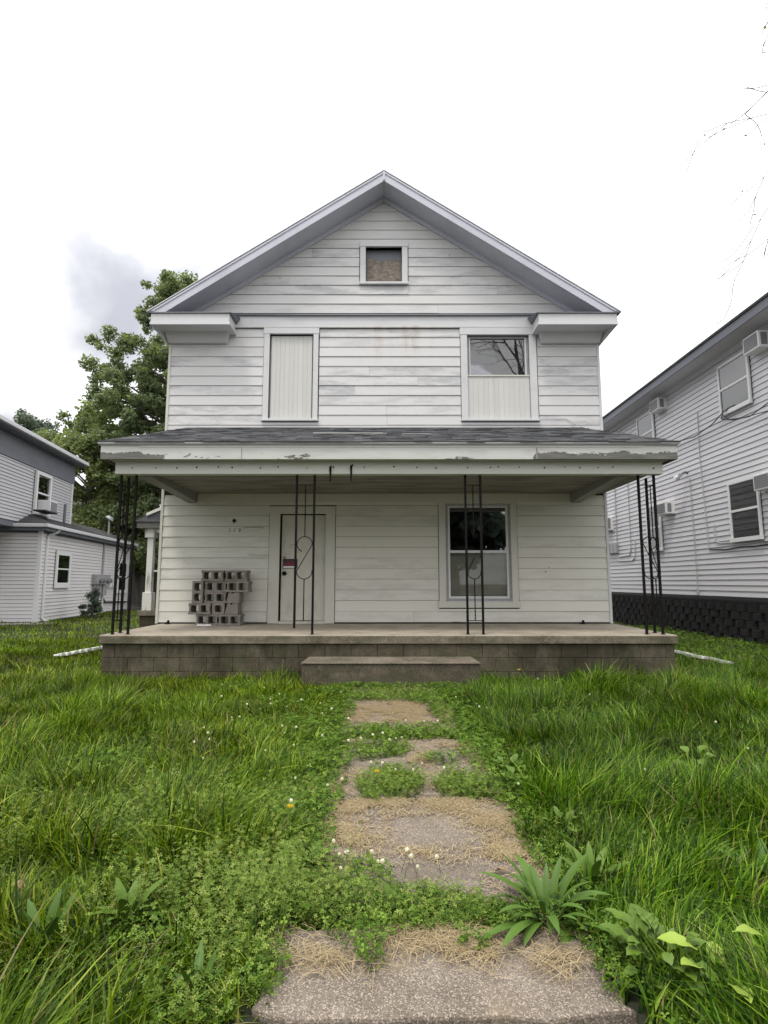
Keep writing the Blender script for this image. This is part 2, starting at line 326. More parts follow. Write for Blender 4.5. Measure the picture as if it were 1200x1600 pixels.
def vnoise(x, y, s, seed=0):
    x = np.asarray(x) * s + seed * 17.3; y = np.asarray(y) * s + seed * 9.1
    xi = np.floor(x).astype(np.int64); yi = np.floor(y).astype(np.int64); fx = x - xi; fy = y - yi; fx = fx * fx * (3 - 2 * fx); fy = fy * fy * (3 - 2 * fy)
    def h(a, b):
        n = (a * 374761393 + b * 668265263 + seed * 1442695) & 0x7fffffff; n = ((n ^ (n >> 13)) * 1274126177) & 0x7fffffff; return ((n ^ (n >> 16)) & 0xffff) / 65535.
    return (h(xi, yi) * (1 - fx) + h(xi + 1, yi) * fx) * (1 - fy) + (h(xi, yi + 1) * (1 - fx) + h(xi + 1, yi + 1) * fx) * fy
def holes_cells(x0, x1, z0, z1, holes):
    xs = sorted({x0, x1, *[min(max(v, x0), x1) for h in holes for v in h[:2]]}); zs = sorted({z0, z1, *[min(max(v, z0), z1) for h in holes for v in h[2:]]})
    for i in range(len(xs) - 1):
        for j in range(len(zs) - 1):
            cx, cz = (xs[i] + xs[i + 1]) / 2, (zs[j] + zs[j + 1]) / 2
            if not any(h[0] < cx < h[1] and h[2] < cz < h[3] for h in holes): yield xs[i], xs[i + 1], zs[j], zs[j + 1]

# ------------------------------------------------------------------ terrain, walk, pavement
SLABS = [(-.44, .83, -8.56, -8.08), (-.33, .80, -7.90, -6.74), (-.36, .78, -6.62, -5.26), (-.42, .72, -5.02, -3.62), (-.44, .70, -3.46, -2.66)]
def gz(x, y):
    x = np.asarray(x, float); y = np.asarray(y, float)
    z = .03 * (vnoise(x, y, .7, 1) - .5) + .02 * (vnoise(x, y, 2.1, 2) - .5)
    z = z + .14 * np.clip((x - 5) / 3, 0, 1) + .10 * np.clip((-x - 6) / 5, 0, 1)
    bank = np.clip((-8.85 - y) / .5, 0, 1); bank = bank * bank * (3 - 2 * bank)
    near = np.where((x > -.47) & (x < .86) & (y < -8.5), 1., 0.); bank = np.maximum(bank, near)
    z = z * (1 - bank) - .26 * bank
    path = np.clip((.62 - np.abs(x - .18)) / .1, 0, 1) * (y > -8.6) * (y < -2.4)
    z = z * (1 - path) - .035 * path * (1 - bank) - .26 * path * bank
    return z
xs = np.unique(np.concatenate([[-500, -200, -90, -45, -30, -22], np.arange(-16, 16.01, .25), [.86, -.47, 22, 30, 45, 90, 200, 500]])); ys = np.unique(np.concatenate([[-500, -200, -90, -50, -30, -20, -14], np.arange(-12, 14.01, .25), [-8.56, 18, 24, 32, 45, 80, 160, 500]]))
X, Y = np.meshgrid(xs, ys); Z = gz(X, Y); nx = len(xs)
idx = np.arange(len(ys) * nx).reshape(len(ys), nx); F = np.stack([idx[:-1, :-1], idx[:-1, 1:], idx[1:, 1:], idx[1:, :-1]], -1).reshape(-1, 4)
g = link('ground', mesh_np('ground', np.stack([X, Y, Z], -1).reshape(-1, 3), F, None, 'soil'), None); tag(g, 'soil and turf under the front lawn and around the houses', 'ground', kind='structure')
for p in g.data.polygons: p.use_smooth = True
sw = MB()
for i in range(-9, 10): sw.box(i * 1.5, i * 1.5 + 1.488, -10.95, -9.45, -.32, -.235)
tag(sw.build('pavement', 'pavement_concrete'), 'pale concrete pavement along the front of the lawn', 'pavement', kind='structure')
tag(MB().box(-200, 200, -22, -13.5, -.5, -.252).build('road', 'road'), 'asphalt street in front of the lawns', 'road', kind='structure')
walk = bpy.data.objects.new('walkway', None); COL.objects.link(walk); tag(walk, 'overgrown walk of cracked concrete slabs leading to the porch', 'path', kind='structure')
def slab_mesh(x0, x1, y0, y1, zt, zb, seed):
    """a worn slab with an uneven outline"""
    rr = random.Random(seed); pts = []
    for (ax, ay), (bx, by) in (((x0, y0), (x1, y0)), ((x1, y0), (x1, y1)), ((x1, y1), (x0, y1)), ((x0, y1), (x0, y0))):
        for i in range(9):
            t = i / 9; j = .022 if i else .04
            pts.append((ax + (bx - ax) * t + rr.uniform(-j, j), ay + (by - ay) * t + rr.uniform(-j, j)))
    return MB().prism(pts, zb, zt, 'z')
for i, (x0, x1, y0, y1) in enumerate(SLABS):
    slab_mesh(x0, x1, y0, y1, .022 + .006 * i % .012, -.30 if i == 0 else -.09, i).build('slab', 'path_concrete', walk, bevel=.012)

sp_ = MB(); 
for i in range(4): sp_.hexa([(-15.2 + i * 1.1, 6.9 + i * .14, .0), (-14.12 + i * 1.1, 7.04 + i * .14, .0), (-14.2 + i * 1.1, 7.75 + i * .14, .0), (-15.28 + i * 1.1, 7.61 + i * .14, .0)], [(-15.2 + i * 1.1, 6.9 + i * .14, .135), (-14.12 + i * 1.1, 7.04 + i * .14, .135), (-14.2 + i * 1.1, 7.75 + i * .14, .135), (-15.28 + i * 1.1, 7.61 + i * .14, .135)])
tag(sp_.build('side_path', 'pavement_concrete'), 'concrete path along the front of the left-hand wing', 'path', kind='structure')
# ------------------------------------------------------------------ the house
H = thing('house', 'white weathered two-storey house with open gable and deep front porch', 'house', (0, 0, 0))
WX0, WX1 = -4.27, 4.27; FLOOR = .685
DOOR = (-1.98, -1.11, FLOOR, 2.75); LW = (1.17, 2.41, 1.10, 2.95); UL = (-2.27, -1.40, 4.62, 6.36); UR = (1.65, 2.88, 4.62, 6.34); AT = (-.37, .365, 7.45, 8.22)
HOLES = [DOOR, LW, UL, UR, AT]
RAKE = lambda x: 9.30 - .648 * abs(x)      # underside line of the rake on the wall
wall = MB()
for a in holes_cells(WX0, WX1, .2, 6.7, HOLES[:4]): wall.box(a[0], a[1], 0, .14, a[2], a[3])
# gable: vertical strips with an opening for the attic window
gx = sorted({-4.02, -3, -2, -1, AT[0], 0, AT[1], 1, 2, 3, 4.02})
for a, b in zip(gx[:-1], gx[1:]):
    spans = [(6.7, None)] if not (a >= AT[0] - 1e-6 and b <= AT[1] + 1e-6) else [(6.7, AT[2]), (AT[3], None)]
    for z0, z1 in spans:
        wall.prism([(a, z0), (b, z0), (b, z1 if z1 else RAKE(b)), (a, z1 if z1 else RAKE(a))], 0, .14)
WALL = wall.build('wall', 'black_gap', H)
def boards(z_lo, z_hi, cuts, mat, x0, x1, exposure=.2, slope=None, start=None):
    z = start if start is not None else z_lo
    while z < z_hi - .03:
        zb, zt = z, min(z + exposure - .0045, z_hi); x_a, x_b = x0, x1
        hit = [c for c in cuts if c[2] < zt and c[3] > zb]; blocked = sorted((c[0], c[1]) for c in hit)
        segs = []; cur = x_a
        # boards notched round an opening leave a strip below or above it
        for c in hit:
            for lo, hi in ((zb, c[2]), (c[3], zt)):
                if .012 < hi - lo < exposure:
                    y0, y1 = -.031 + .02 * (lo - zb) / exposure, -.031 + .02 * (hi - zb) / exposure
                    MB().hexa([(c[0], y0, lo), (c[1], y0, lo), (c[1], .001, lo), (c[0], .001, lo)], [(c[0], y1, hi), (c[1], y1, hi), (c[1], .001, hi), (c[0], .001, hi)]).build('siding_board', mat, WALL)
        for c0, c1 in blocked:
            if c0 > cur: segs.append((cur, c0))
            cur = max(cur, c1)
        if cur < x_b: segs.append((cur, x_b))
        for s0, s1 in segs:
            L = s1 - s0; cutsx = [s0]
            if L > 2.4 and random.random() < .75: cutsx.append(s0 + L * random.uniform(.25, .75))
            cutsx.append(s1)
            for p, q in zip(cutsx[:-1], cutsx[1:]):
                q2 = q - (.003 if q != s1 else 0)
                pr = .024 + random.uniform(-.003, .003); dz = random.uniform(-.003, .003)
                def xl(x, zz):
                    if not slope: return x
                    lim = (9.28 - zz) / .648; return max(-lim, min(lim, x))
                if slope and xl(q2, zb) - xl(p, zb) < .03: continue
                bb = [(xl(p, zb), -pr, zb + dz), (xl(q2, zb), -pr, zb + dz), (xl(q2, zb), .001, zb + dz), (xl(p, zb), .001, zb + dz)]
                tt = [(xl(p, zt), -.011, zt), (xl(q2, zt), -.011, zt), (xl(q2, zt), .001, zt), (xl(p, zt), .001, zt)]
                MB().hexa(bb, tt).build('siding_board', mat, WALL)
        z += exposure
tr = .12
CUT_L = [(DOOR[0] - .21, DOOR[1] + .19, 0, DOOR[3] + .15), (LW[0] - .14, LW[1] + .13, LW[2] - .14, 3.2)]
boards(.715, 3.13, CUT_L, 'siding_lower', WX0 + .05, WX1 - .05)
CUT_U = [(UL[0] - .12, UL[1] + .12, UL[2] - .07, UL[3] + .15), (UR[0] - .14, UR[1] + .16, UR[2] - .07, UR[3] + .17)]
boards(4.50, 6.47, CUT_U, 'siding_upper', WX0 + .05, WX1 - .05)
boards(6.80, 9.2, [(AT[0] - .13, AT[1] + .13, AT[2] - .06, AT[3] + .13)], 'siding_upper', -4.0, 4.0, slope=True)
MB().box(WX0 + .05, WX1 - .05, -.020, .001, 4.40, 4.488).build('flashing_board', 'siding_upper', H)
# ledge between the gable and the storey below: dark grey cap, frieze and bead
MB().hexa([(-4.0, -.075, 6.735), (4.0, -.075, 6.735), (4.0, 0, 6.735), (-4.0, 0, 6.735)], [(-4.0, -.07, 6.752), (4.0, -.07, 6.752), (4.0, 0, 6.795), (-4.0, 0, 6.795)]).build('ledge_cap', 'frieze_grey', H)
MB().box(-4.2, 4.2, -.032, .001, 6.60, 6.735).build('frieze_board', 'trim_white', H)
MB().box(-4.2, 4.2, -.045, .001, 6.53, 6.60).build('frieze_board', 'trim_white', H)
MB().box(-4.2, 4.2, -.055, .001, 6.487, 6.527).build('frieze_bead', 'siding_upper', H)
for s in (-1, 1):
    MB().box(s * WX1, s * (WX1 - .05), -.034, .04, .69, 6.5).build('corner_post', 'trim_cream' if s < 0 else 'trim_white', H, bevel=.004)
# side and rear walls, floors and rooms
side = MB()
for s in (-1, 1): side.box(s * WX1, s * (WX1 - .14), .14, 11, .2, 6.7)
side.box(WX0, WX1, 10.86, 11, .2, 6.7); side.build('side_wall', 'siding_upper', H)
laps = MB()
for s in (-1, 1):
    z = .72
    while z < 6.45:
        laps.hexa([(s * (WX1 + .022), .045, z), (s * (WX1 + .022), 10.95, z), (s * WX1, 10.95, z), (s * WX1, .045, z)], [(s * (WX1 + .006), .045, z + .2), (s * (WX1 + .006), 10.95, z + .2), (s * WX1, 10.95, z + .2), (s * WX1, .045, z + .2)]); z += .2
tag(laps.build('side_siding', 'siding_upper', H), kind='stuff')
MB().box(WX0 + .14, WX1 - .14, .14, 10.86, 3.3, 3.5).build('upper_floor', 'room_dark', H)
MB().box(WX0 + .14, WX1 - .14, .14, 10.86, .4, FLOOR).build('ground_floor', 'room_dark', H)
MB().box(WX0 + .14, WX1 - .14, .14, 10.86, 6.55, 6.68).build('attic_floor', 'room_dark', H)
MB().box(WX0 + .15, WX1 - .15, 3.2, 3.3, .7, 6.55).build('inner_wall', 'room_dark', H)
# roof: two slabs, rake boards, drip edge, soffit
RP, RE, RX = 9.52, 6.585, 4.50; OV = -.50
sl_ = (RP - RE) / RX
for s in (-1, 1):
    MB().prism([(0, RP), (s * RX, RE), (s * RX, RE - .05), (0, RP - .05)], OV + .02, 11.3).build('roof', 'shingles_dark', H)
    MB().prism([(0, RP + .022), (s * (RX + .03), RE + .004), (s * (RX + .03), RE - .016), (0, RP + .002)], OV - .035, OV + .12).build('drip_edge', 'metal_white', H)
    MB().prism([(s * .002, RP + .0), (s * RX, RE - .0), (s * RX, 6.574), (s * 4.19, 6.574), (s * .002, RP - .21)], OV - .012, OV + .02).build('rake_board', 'soffit_paint', H)
    MB().prism([(s * .004, RP - .018), (s * 4.46, RP - .018 - sl_ * 4.46), (s * 4.40, RP - .055 - sl_ * 4.40), (s * .004, RP - .055)], OV - .026, OV - .0125).build('rake_moulding', 'soffit_paint', H)
    MB().prism([(s * .002, RP - .19), (s * 4.30, RP - .19 - sl_ * 4.30), (s * 4.30, RP - .21 - sl_ * 4.30), (s * .002, RP - .21)], OV + .021, -.002).build('rake_soffit', 'soffit_paint', H)
    # frieze against the gable wall
    MB().prism([(s * .002, 9.305), (s * 3.95, 9.305 - .648 * 3.95), (s * 3.95, 9.20 - .648 * 3.95), (s * .002, 9.20)], -.05, -.026).build('rake_frieze', 'soffit_paint', H)
    # boxed eave return with its little sloping cap, crown strip and bed mould
    a, b = s * 2.96, s * 4.46
    ret = MB(); ret.box(a, b, -.49, -.03, 6.36, 6.56); E1 = ret.build('eave_return', 'trim_white', H, bevel=.006)
    MB().box(s * 2.94, s * 4.47, -.503, -.028, 6.335, 6.385).build('return_crown', 'metal_white', H)
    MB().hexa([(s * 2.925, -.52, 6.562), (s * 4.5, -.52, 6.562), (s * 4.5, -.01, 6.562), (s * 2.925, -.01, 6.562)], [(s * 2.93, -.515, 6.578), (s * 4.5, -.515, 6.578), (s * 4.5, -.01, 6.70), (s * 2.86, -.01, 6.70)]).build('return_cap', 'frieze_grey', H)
    MB().hexa([(s * 3.12, -.10, 6.15), (s * 4.26, -.10, 6.15), (s * 4.26, -.026, 6.15), (s * 3.12, -.026, 6.15)], [(s * 3.06, -.20, 6.335), (s * 4.3, -.20, 6.335), (s * 4.3, -.026, 6.335), (s * 3.06, -.026, 6.335)]).build('bed_mould', 'trim_white', H)
    # side eave: soffit and fascia running back
    MB().hexa([(s * 4.46, OV, 6.33), (s * 4.46, 11.2, 6.33), (s * 4.275, 11.2, 6.10), (s * 4.275, -.026, 6.10)], [(s * 4.46, OV, 6.46), (s * 4.46, 11.2, 6.46), (s * 4.275, 11.2, 6.6), (s * 4.275, -.026, 6.6)]).build('eave_soffit', 'trim_white', H)
MB().box(-.018, .018, OV - .03, OV - .0125, RP - .2, RP - .01).build('rake_joint', 'trim_white', H)
# ---------------- windows and door
def casing(name, hole, l, r, t, bt, mat, depth=.045, parent=None):
    x0, x1, z0, z1 = hole; p = parent
    MB().box(x0 - l, x0, -depth, .10, z0, z1).build('casing', mat, p, bevel=.004)
    MB().box(x1, x1 + r, -depth, .10, z0, z1).build('casing', mat, p, bevel=.004)
    MB().box(x0 - l - .012, x1 + r + .012, -depth - .006, .10, z1, z1 + t).build('casing', mat, p, bevel=.004)
    MB().box(x0 - l - .015, x1 + r + .015, -depth - .03, .10, z0 - bt, z0).build('sill', mat, p, bevel=.006)
def slats(x0, x1, z0, z1, n, y, parent, mat='vinyl_cream'):
    wd = (x1 - x0) / n
    for i in range(n):
        MB().box(x0 + i * wd + .0009, x0 + (i + 1) * wd - .0009, y, y + .012, z0 + random.uniform(0, .008), z1 - random.uniform(0, .008)).build('slat', mat, parent, bevel=.0012)
    MB().box(x0, x1, y + .0125, y + .03, z0, z1).build('backing', 'trim_cream', parent)
# upper-left: closed with a cream grooved panel
W = MB().box(UL[0], UL[1], .06, .10, UL[2], UL[3]).build('window', 'trim_cream', H); casing('c', UL, .11, .10, .13, .05, 'trim_white', parent=W)
slats(UL[0] + .03, UL[1] - .03, UL[2] + .02, UL[3] - .02, 9, .02, W)
# upper-right: glass above, cream panel below
W = MB().box(UR[0], UR[0] + .05, .03, .09, 5.52, UR[3]).box(UR[1] - .05, UR[1], .03, .09, 5.52, UR[3]).box(UR[0] + .05, UR[1] - .05, .03, .09, UR[3] - .05, UR[3]).build('window', 'metal_grey', H)
casing('c', UR, .13, .14, .15, .05, 'trim_white', parent=W)
MB().box(UR[0] + .05, UR[0] + .065, .015, .06, 5.53, UR[3] - .05).box(UR[1] - .075, UR[1] - .05, .015, .06, 5.53, UR[3] - .05).build('storm_frame', 'metal_white', W)
MB().box(UR[0] + .05, UR[1] - .05, .062, .066, 5.53, UR[3] - .045).build('pane', 'pane_glass', W)
MB().box(UR[0] + .005, UR[1] - .005, -.012, .06, 5.49, 5.52).build('panel_rail', 'trim_cream', W)
slats(UR[0] + .005, UR[1] - .005, UR[2] + .015, 5.488, 12, .005, W)
# attic: opening closed inside by a swollen chipboard sheet
W = MB().box(AT[0], AT[1], .10, .115, AT[2], AT[3]).build('window', 'metal_grey', H); casing('c', AT, .115, .115, .12, .05, 'trim_white', parent=W)
bm_ = MB(); n_ = 9
vs_ = [(AT[0] + .02 + (AT[1] - AT[0] - .04) * i / n_, .085 - .02 * math.sin(math.pi * i / n_) * math.sin(math.pi * min(1, j / 5)) + .006 * math.sin(i * 5.1 + j * 3.3), AT[2] + .005 + .55 * j / 6 + (.03 * math.sin(i * 1.7) if j == 6 else 0)) for j in range(7) for i in range(n_ + 1)]
bm_.add(vs_, [(j * (n_ + 1) + i, j * (n_ + 1) + i + 1, (j + 1) * (n_ + 1) + i + 1, (j + 1) * (n_ + 1) + i) for j in range(6) for i in range(n_)])
tag(bm_.build('chipboard_sheet', 'plywood', W, smooth=True), 'brown chipboard sheet closing the attic opening')
MB().box(AT[0], AT[1], .0865, .0995, AT[2] + .5, AT[3]).build('shade', 'frieze_grey', W)
# porch window: double-hung storm sash
W = MB().box(LW[0], LW[0] + .05, .0, .09, LW[2], LW[3]).box(LW[1] - .05, LW[1], .0, .09, LW[2], LW[3]).box(LW[0] + .05, LW[1] - .05, .0, .09, LW[3] - .045, LW[3]).box(LW[0] + .05, LW[1] - .05, .0, .09, LW[2], LW[2] + .05).build('window', 'metal_grey', H)
casing('c', LW, .13, .12, .11, .12, 'trim_cream', parent=W)
MB().box(LW[0] + .05, LW[1] - .05, -.012, .03, 2.005, 2.055).build('meeting_rail', 'metal_white', W)
for s0, s1 in ((LW[0] + .05, LW[0] + .085), (LW[1] - .085, LW[1] - .05)): MB().box(s0, s1, -.008, .03, LW[2] + .05, LW[3] - .045).build('sash_stile', 'metal_white', W)
MB().box(LW[0] + .085, LW[1] - .085, -.006, .03, LW[2] + .05, LW[2] + .09).box(LW[0] + .085, LW[1] - .085, -.006, .03, LW[3] - .08, LW[3] - .045).build('sash_rail', 'metal_white', W)
MB().box(LW[0] + .085, LW[1] - .085, .012, .016, 2.055, LW[3] - .08).build('pane', 'pane_glass', W)
MB().box(LW[0] + .085, LW[1] - .085, .022, .026, LW[2] + .09, 2.005).build('pane', 'pane_dusty', W)
MB().box(LW[0] + .06, LW[1] - .06, .11, .115, LW[2] + .03, 2.04).build('shade', 'blind_white', W)
# door
DR = MB().box(DOOR[0] + .028, DOOR[1] - .004, .035, .10, FLOOR + .05, DOOR[3] - .018).build('door', 'door_paint', H, bevel=.004)
MB().box(DOOR[0] + .001, DOOR[1] - .001, .101, .13, FLOOR, DOOR[3]).build('door_gap', 'black_gap', DR)
MB().box(DOOR[0], DOOR[1], -.02, .12, FLOOR - .02, FLOOR + .045).build('threshold', 'door_paint', DR)
for z, r in ((1.62, .032), (1.92, .022)):
    k = MB(); k.tube([(DOOR[0] + .09, .035, z), (DOOR[0] + .09, .012, z), (DOOR[0] + .09, .01, z), (DOOR[0] + .09, -.03, z)], [r * 1.3, r * 1.3, r * .6, r], 12); k.build('door_knob', 'iron' if z < 1.8 else 'brass', DR, smooth=False)
k = MB()
for i in range(7): a = R(210 - i * 35); k.box(DOOR[0] + .24 + .045 * math.cos(a) - .012, DOOR[0] + .24 + .045 * math.cos(a) + .012, .031, .0345, 2.14 + .03 * math.sin(a) - .006, 2.14 + .03 * math.sin(a) + .006)
k.box(DOOR[0] + .19, DOOR[0] + .25, .031, .0345, 2.098, 2.104); k.build('worn_patch', 'ghost_mark', DR)
MB().box(DOOR[0] + .37, DOOR[0] + .374, .031, .0345, 2.02, 2.09).box(DOOR[0] + .10, DOOR[0] + .115, .031, .0345, 1.975, 2.0).build('scratch', 'ghost_mark', DR)
F_ = MB().box(DOOR[0] - .20, DOOR[0], -.04, .13, FLOOR + .005, DOOR[3]).build('door_frame', 'trim_cream', H, bevel=.004)
MB().box(DOOR[1], DOOR[1] + .18, -.04, .13, FLOOR + .005, DOOR[3]).build('casing', 'trim_cream', F_, bevel=.004)
MB().box(DOOR[0] - .205, DOOR[1] + .185, -.044, .13, DOOR[3], DOOR[3] + .145).build('casing', 'trim_cream', F_, bevel=.004)
# traces of the old house number, lamp box and letterbox on the siding beside the door
k = MB()
def seg(x0, z0, x1, z1, t=.006):
    d = Vector((x1 - x0, 0, z1 - z0)); n = Vector((-d.z, 0, d.x)).normalized() * t; y0, y1 = -.0275, -.024
    k.hexa([(x0 + n.x, y0, z0 + n.z), (x1 + n.x, y0, z1 + n.z), (x1 + n.x, y1, z1 + n.z), (x0 + n.x, y1, z0 + n.z)], [(x0 - n.x, y0, z0 - n.z), (x1 - n.x, y0, z1 - n.z), (x1 - n.x, y1, z1 - n.z), (x0 - n.x, y1, z0 - n.z)])
for xx in (-2.94, -2.85):
    seg(xx - .012, 2.465, xx + .012, 2.47); seg(xx + .012, 2.455, xx - .012, 2.41); seg(xx - .014, 2.408, xx + .012, 2.408)
seg(-2.765, 2.45, -2.745, 2.475); seg(-2.745, 2.475, -2.735, 2.43); seg(-2.735, 2.43, -2.75, 2.40); seg(-2.75, 2.40, -2.765, 2.42); seg(-2.765, 2.42, -2.735, 2.45)
k.build('number_trace', 'ghost_mark', H)
k = MB(); seg(-2.67, 2.485, -2.31, 2.49, .005); seg(-2.67, 2.485, -2.67, 2.46, .005); seg(-2.31, 2.49, -2.31, 2.465, .005); seg(-2.56, 1.965, -2.18, 1.962, .004); k.build('plate_trace', 'ghost_mark', H)
MB().tube([(-2.86, -.02, 2.62), (-2.86, -.055, 2.615)], [.035, .022], 8).tube([(-2.87, -.04, 2.615), (-2.855, -.075, 2.58), (-2.85, -.06, 2.56)], .006, 5).build('wire_stub', 'iron', H)
for (x, z, s_) in ((-3.25, 1.37, .012), (-3.18, 1.372, .008), (3.05, 1.65, .012), (3.12, 1.74, .009), (-3.2, 1.25, .011), (1.33, 8.05, .012), (-2.1, 7.55, .008)): MB().tube([(x, -.036, z), (x, -.012, z)], s_, 7).build('nail_hole', 'ghost_mark', H)
MB().tube([(2.95, -.03, 4.62), (3.55, -.03, 4.62), (3.72, -.05, 4.5), (3.8, -.2, 4.40)], .005, 5).build('wire', 'conduit_grey', H)

# ---------------- porch
PX0, PX1, PY = -4.17, 4.30, -2.27
SL = MB().box(PX0, PX1, PY, -.002, FLOOR - .125, FLOOR).build('porch_floor', 'porch_concrete', H, bevel=.012)
MB().box(PX0 - .004, PX1 + .004, PY - .006, PY + .02, FLOOR - .128, FLOOR - .012).build('floor_edge', 'edge_concrete', SL, bevel=.01)
FN = MB().box(PX0 + .16, PX1 - .16, PY + .18, -.01, -.1, FLOOR - .13).build('porch_foundation', 'block_concrete', H)
cache = {}
def shared_box(name, sx, sy, sz, mat, parent, loc, bevel=.006):
    key = (name, round(sx, 3), round(sy, 3), round(sz, 3))
    if key not in cache: cache[key] = MB().box(0, sx, 0, sy, 0, sz).mesh(name)
    return link(name, cache[key], mat, parent, bevel, loc=loc)
for row in range(3):
    z0 = FLOOR - .13 - .2 * (row + 1); x = PX0 + .035; first = True
    while x < PX1 - .06:
        wd = (.19 if row % 2 == 0 else .385) if first else .385
        wd = min(wd, PX1 - .035 - x); first = False
        shared_box('concrete_block', wd - .004, .15, .196, 'block_concrete', FN, (x, PY + .03 + random.uniform(-.003, .003), z0)); x += wd
    for s, xx in ((-1, PX0 + .035), (1, PX1 - .185)):
        y = PY + .185
        while y < -.2: shared_box('concrete_block', .15, .378, .193, 'block_concrete', FN, (xx, y, z0)); y += .385
# porch beam, fascia, roof
BM = MB().box(-4.09, 4.24, -2.27, -2.13, 3.085, 3.275).build('porch_beam', 'beam_paint', H, bevel=.006)
for x in (-3.83, -3.47, -3.15, -2.85, -2.52, -2.31, -1.88, -1.61, -1.17, -.77, .15, .5, .79, 1.27, 1.62, 1.74, 2.06, 2.44, 2.75, 2.98, 3.48, 4.1, -.3, 3.26):
    zz = 3.185 + random.uniform(-.012, .012); r = random.choice((.010, .012, .014))
    MB().tube([(x, -2.276, zz), (x, -2.268, zz)], r, 8).build('bolt_hole', 'rusty_hole', BM)
MB().box(-4.12, 4.27, -2.33, -2.10, 3.276, 3.312).build('bed_board', 'beam_paint', H, bevel=.004)
for s, (xo, xi) in ((-1, (-3.76, -3.58)), (1, (3.76, 3.58))):
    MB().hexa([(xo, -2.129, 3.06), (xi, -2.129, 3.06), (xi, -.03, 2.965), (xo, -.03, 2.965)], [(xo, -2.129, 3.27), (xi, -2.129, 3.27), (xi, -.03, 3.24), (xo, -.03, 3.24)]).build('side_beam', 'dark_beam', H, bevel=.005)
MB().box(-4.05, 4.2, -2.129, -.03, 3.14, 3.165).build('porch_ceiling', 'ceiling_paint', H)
MB().box(-3.57, 3.57, -.045, -.026, 2.985, 3.138).build('ceiling_trim', 'trim_cream', H)
EX0, EX1, EY = -4.25, 4.40, -2.42
MB().box(EX0 + .03, EX1 - .03, EY + .03, -.03, 3.313, 3.33).build('porch_soffit', 'beam_paint', H)
PF = MB().box(EX0, EX1, EY, EY + .028, 3.28, 3.485).build('porch_fascia', 'peeling_fascia', H, bevel=.003)
for s, x in ((-1, EX0), (1, EX1)): MB().box(x, x - s * .028, EY + .029, -.03, 3.28, 3.485).build('fascia_return', 'peeling_fascia', PF)
MB().box(EX0 - .01, EX1 + .01, EY - .014, EY + .05, 3.488, 3.508).build('crown_strip', 'peeling_fascia', PF)
TX0, TX1, TZ = -3.82, 3.82, 4.44; EZ = 3.535
PR = MB().add([(EX0 - .02, EY - .03, EZ), (EX1 + .02, EY - .03, EZ), (EX1 + .02, -.02, EZ), (EX0 - .02, -.02, EZ), (TX0, -.026, TZ), (TX1, -.026, TZ), (EX0 - .02, EY - .03, EZ - .024), (EX1 + .02, EY - .03, EZ - .024), (EX1 + .02, -.02, EZ - .024), (EX0 - .02, -.02, EZ - .024)],
     [(0, 1, 5, 4), (1, 2, 5), (3, 0, 4), (0, 6, 7, 1), (1, 7, 8, 2), (3, 9, 6, 0), (6, 9, 8, 7), (2, 8, 9, 3, 4, 5)]).build('porch_roof', 'shingles', H)
# shingle tabs laid course on course on the three slopes of the porch roof
sh = MB()
def lerp(a, b, t): return tuple(a[i] + (b[i] - a[i]) * t for i in range(3))
def courses(e0, e1, t0, t1, nc, tab):
    e0, e1, t0, t1 = map(Vector, (e0, e1, t0, t1)); nrm = (e1 - e0).cross(t0 - e0).normalized()
    if nrm.z < 0: nrm = -nrm
    for c in range(nc):
        ta, tb = c / nc, min(1, (c + 1.05) / nc); a0, a1 = e0.lerp(t0, ta), e1.lerp(t1, ta); b0, b1 = e0.lerp(t0, tb), e1.lerp(t1, tb)
        L = (a1 - a0).length; n = max(1, round(L / tab)); off = (c % 2) * .5 + random.uniform(-.08, .08)
        us = [0] + [min(1, max(0, (i + off) / n)) for i in range(n + 1)] + [1]
        for u0, u1 in zip(us[:-1], us[1:]):
            if u1 - u0 < .001: continue
            g_ = .0018 / max(L, .1); u1_ = u1 - g_
            th = random.uniform(.008, .02); dr = random.uniform(-.014, .006) * (b0 - a0).normalized()
            lo0, lo1, hi0, hi1 = a0.lerp(a1, u0) + dr, a0.lerp(a1, u1_) + dr, b0.lerp(b1, u0), b0.lerp(b1, u1_)
            if (hi1 - hi0).length < .002: hi1 = hi0 + (lo1 - lo0) * .05
            sh.hexa([lo0, lo1, hi1 + nrm * .0012, hi0 + nrm * .0012], [lo0 + nrm * th, lo1 + nrm * th, hi1 + nrm * .005, hi0 + nrm * .005])
courses((EX0 - .03, EY - .045, EZ), (EX1 + .03, EY - .045, EZ), (TX0, -.03, TZ), (TX1, -.03, TZ), 17, .26)
courses((EX1 + .03, EY - .045, EZ), (EX1 + .03, -.03, EZ), (TX1, -.03, TZ), (TX1 + .004, -.028, TZ), 9, .26)
courses((EX0 - .03, -.03, EZ), (EX0 - .03, EY - .045, EZ), (TX0 - .004, -.028, TZ), (TX0, -.03, TZ), 9, .26)
tag(sh.build('shingle_courses', 'shingles', PR), kind='stuff')
MB().box(EX0 - .03, EX1 + .03, EY - .04, EY + .04, 3.509, 3.533).build('drip_edge', 'metal_grey', PR)
MB().box(EX0 + .6, EX1 - .5, EY - .006, EY - .0005, 3.46, 3.487).build('fascia_bead', 'peeling_fascia', PF)
MB().box(2.28, 2.30, EY - .004, EY - .0005, 3.285, 3.48).box(-2.14, -2.128, EY - .003, EY - .0005, 3.285, 3.48).build('board_joint', 'ghost_mark', PF)
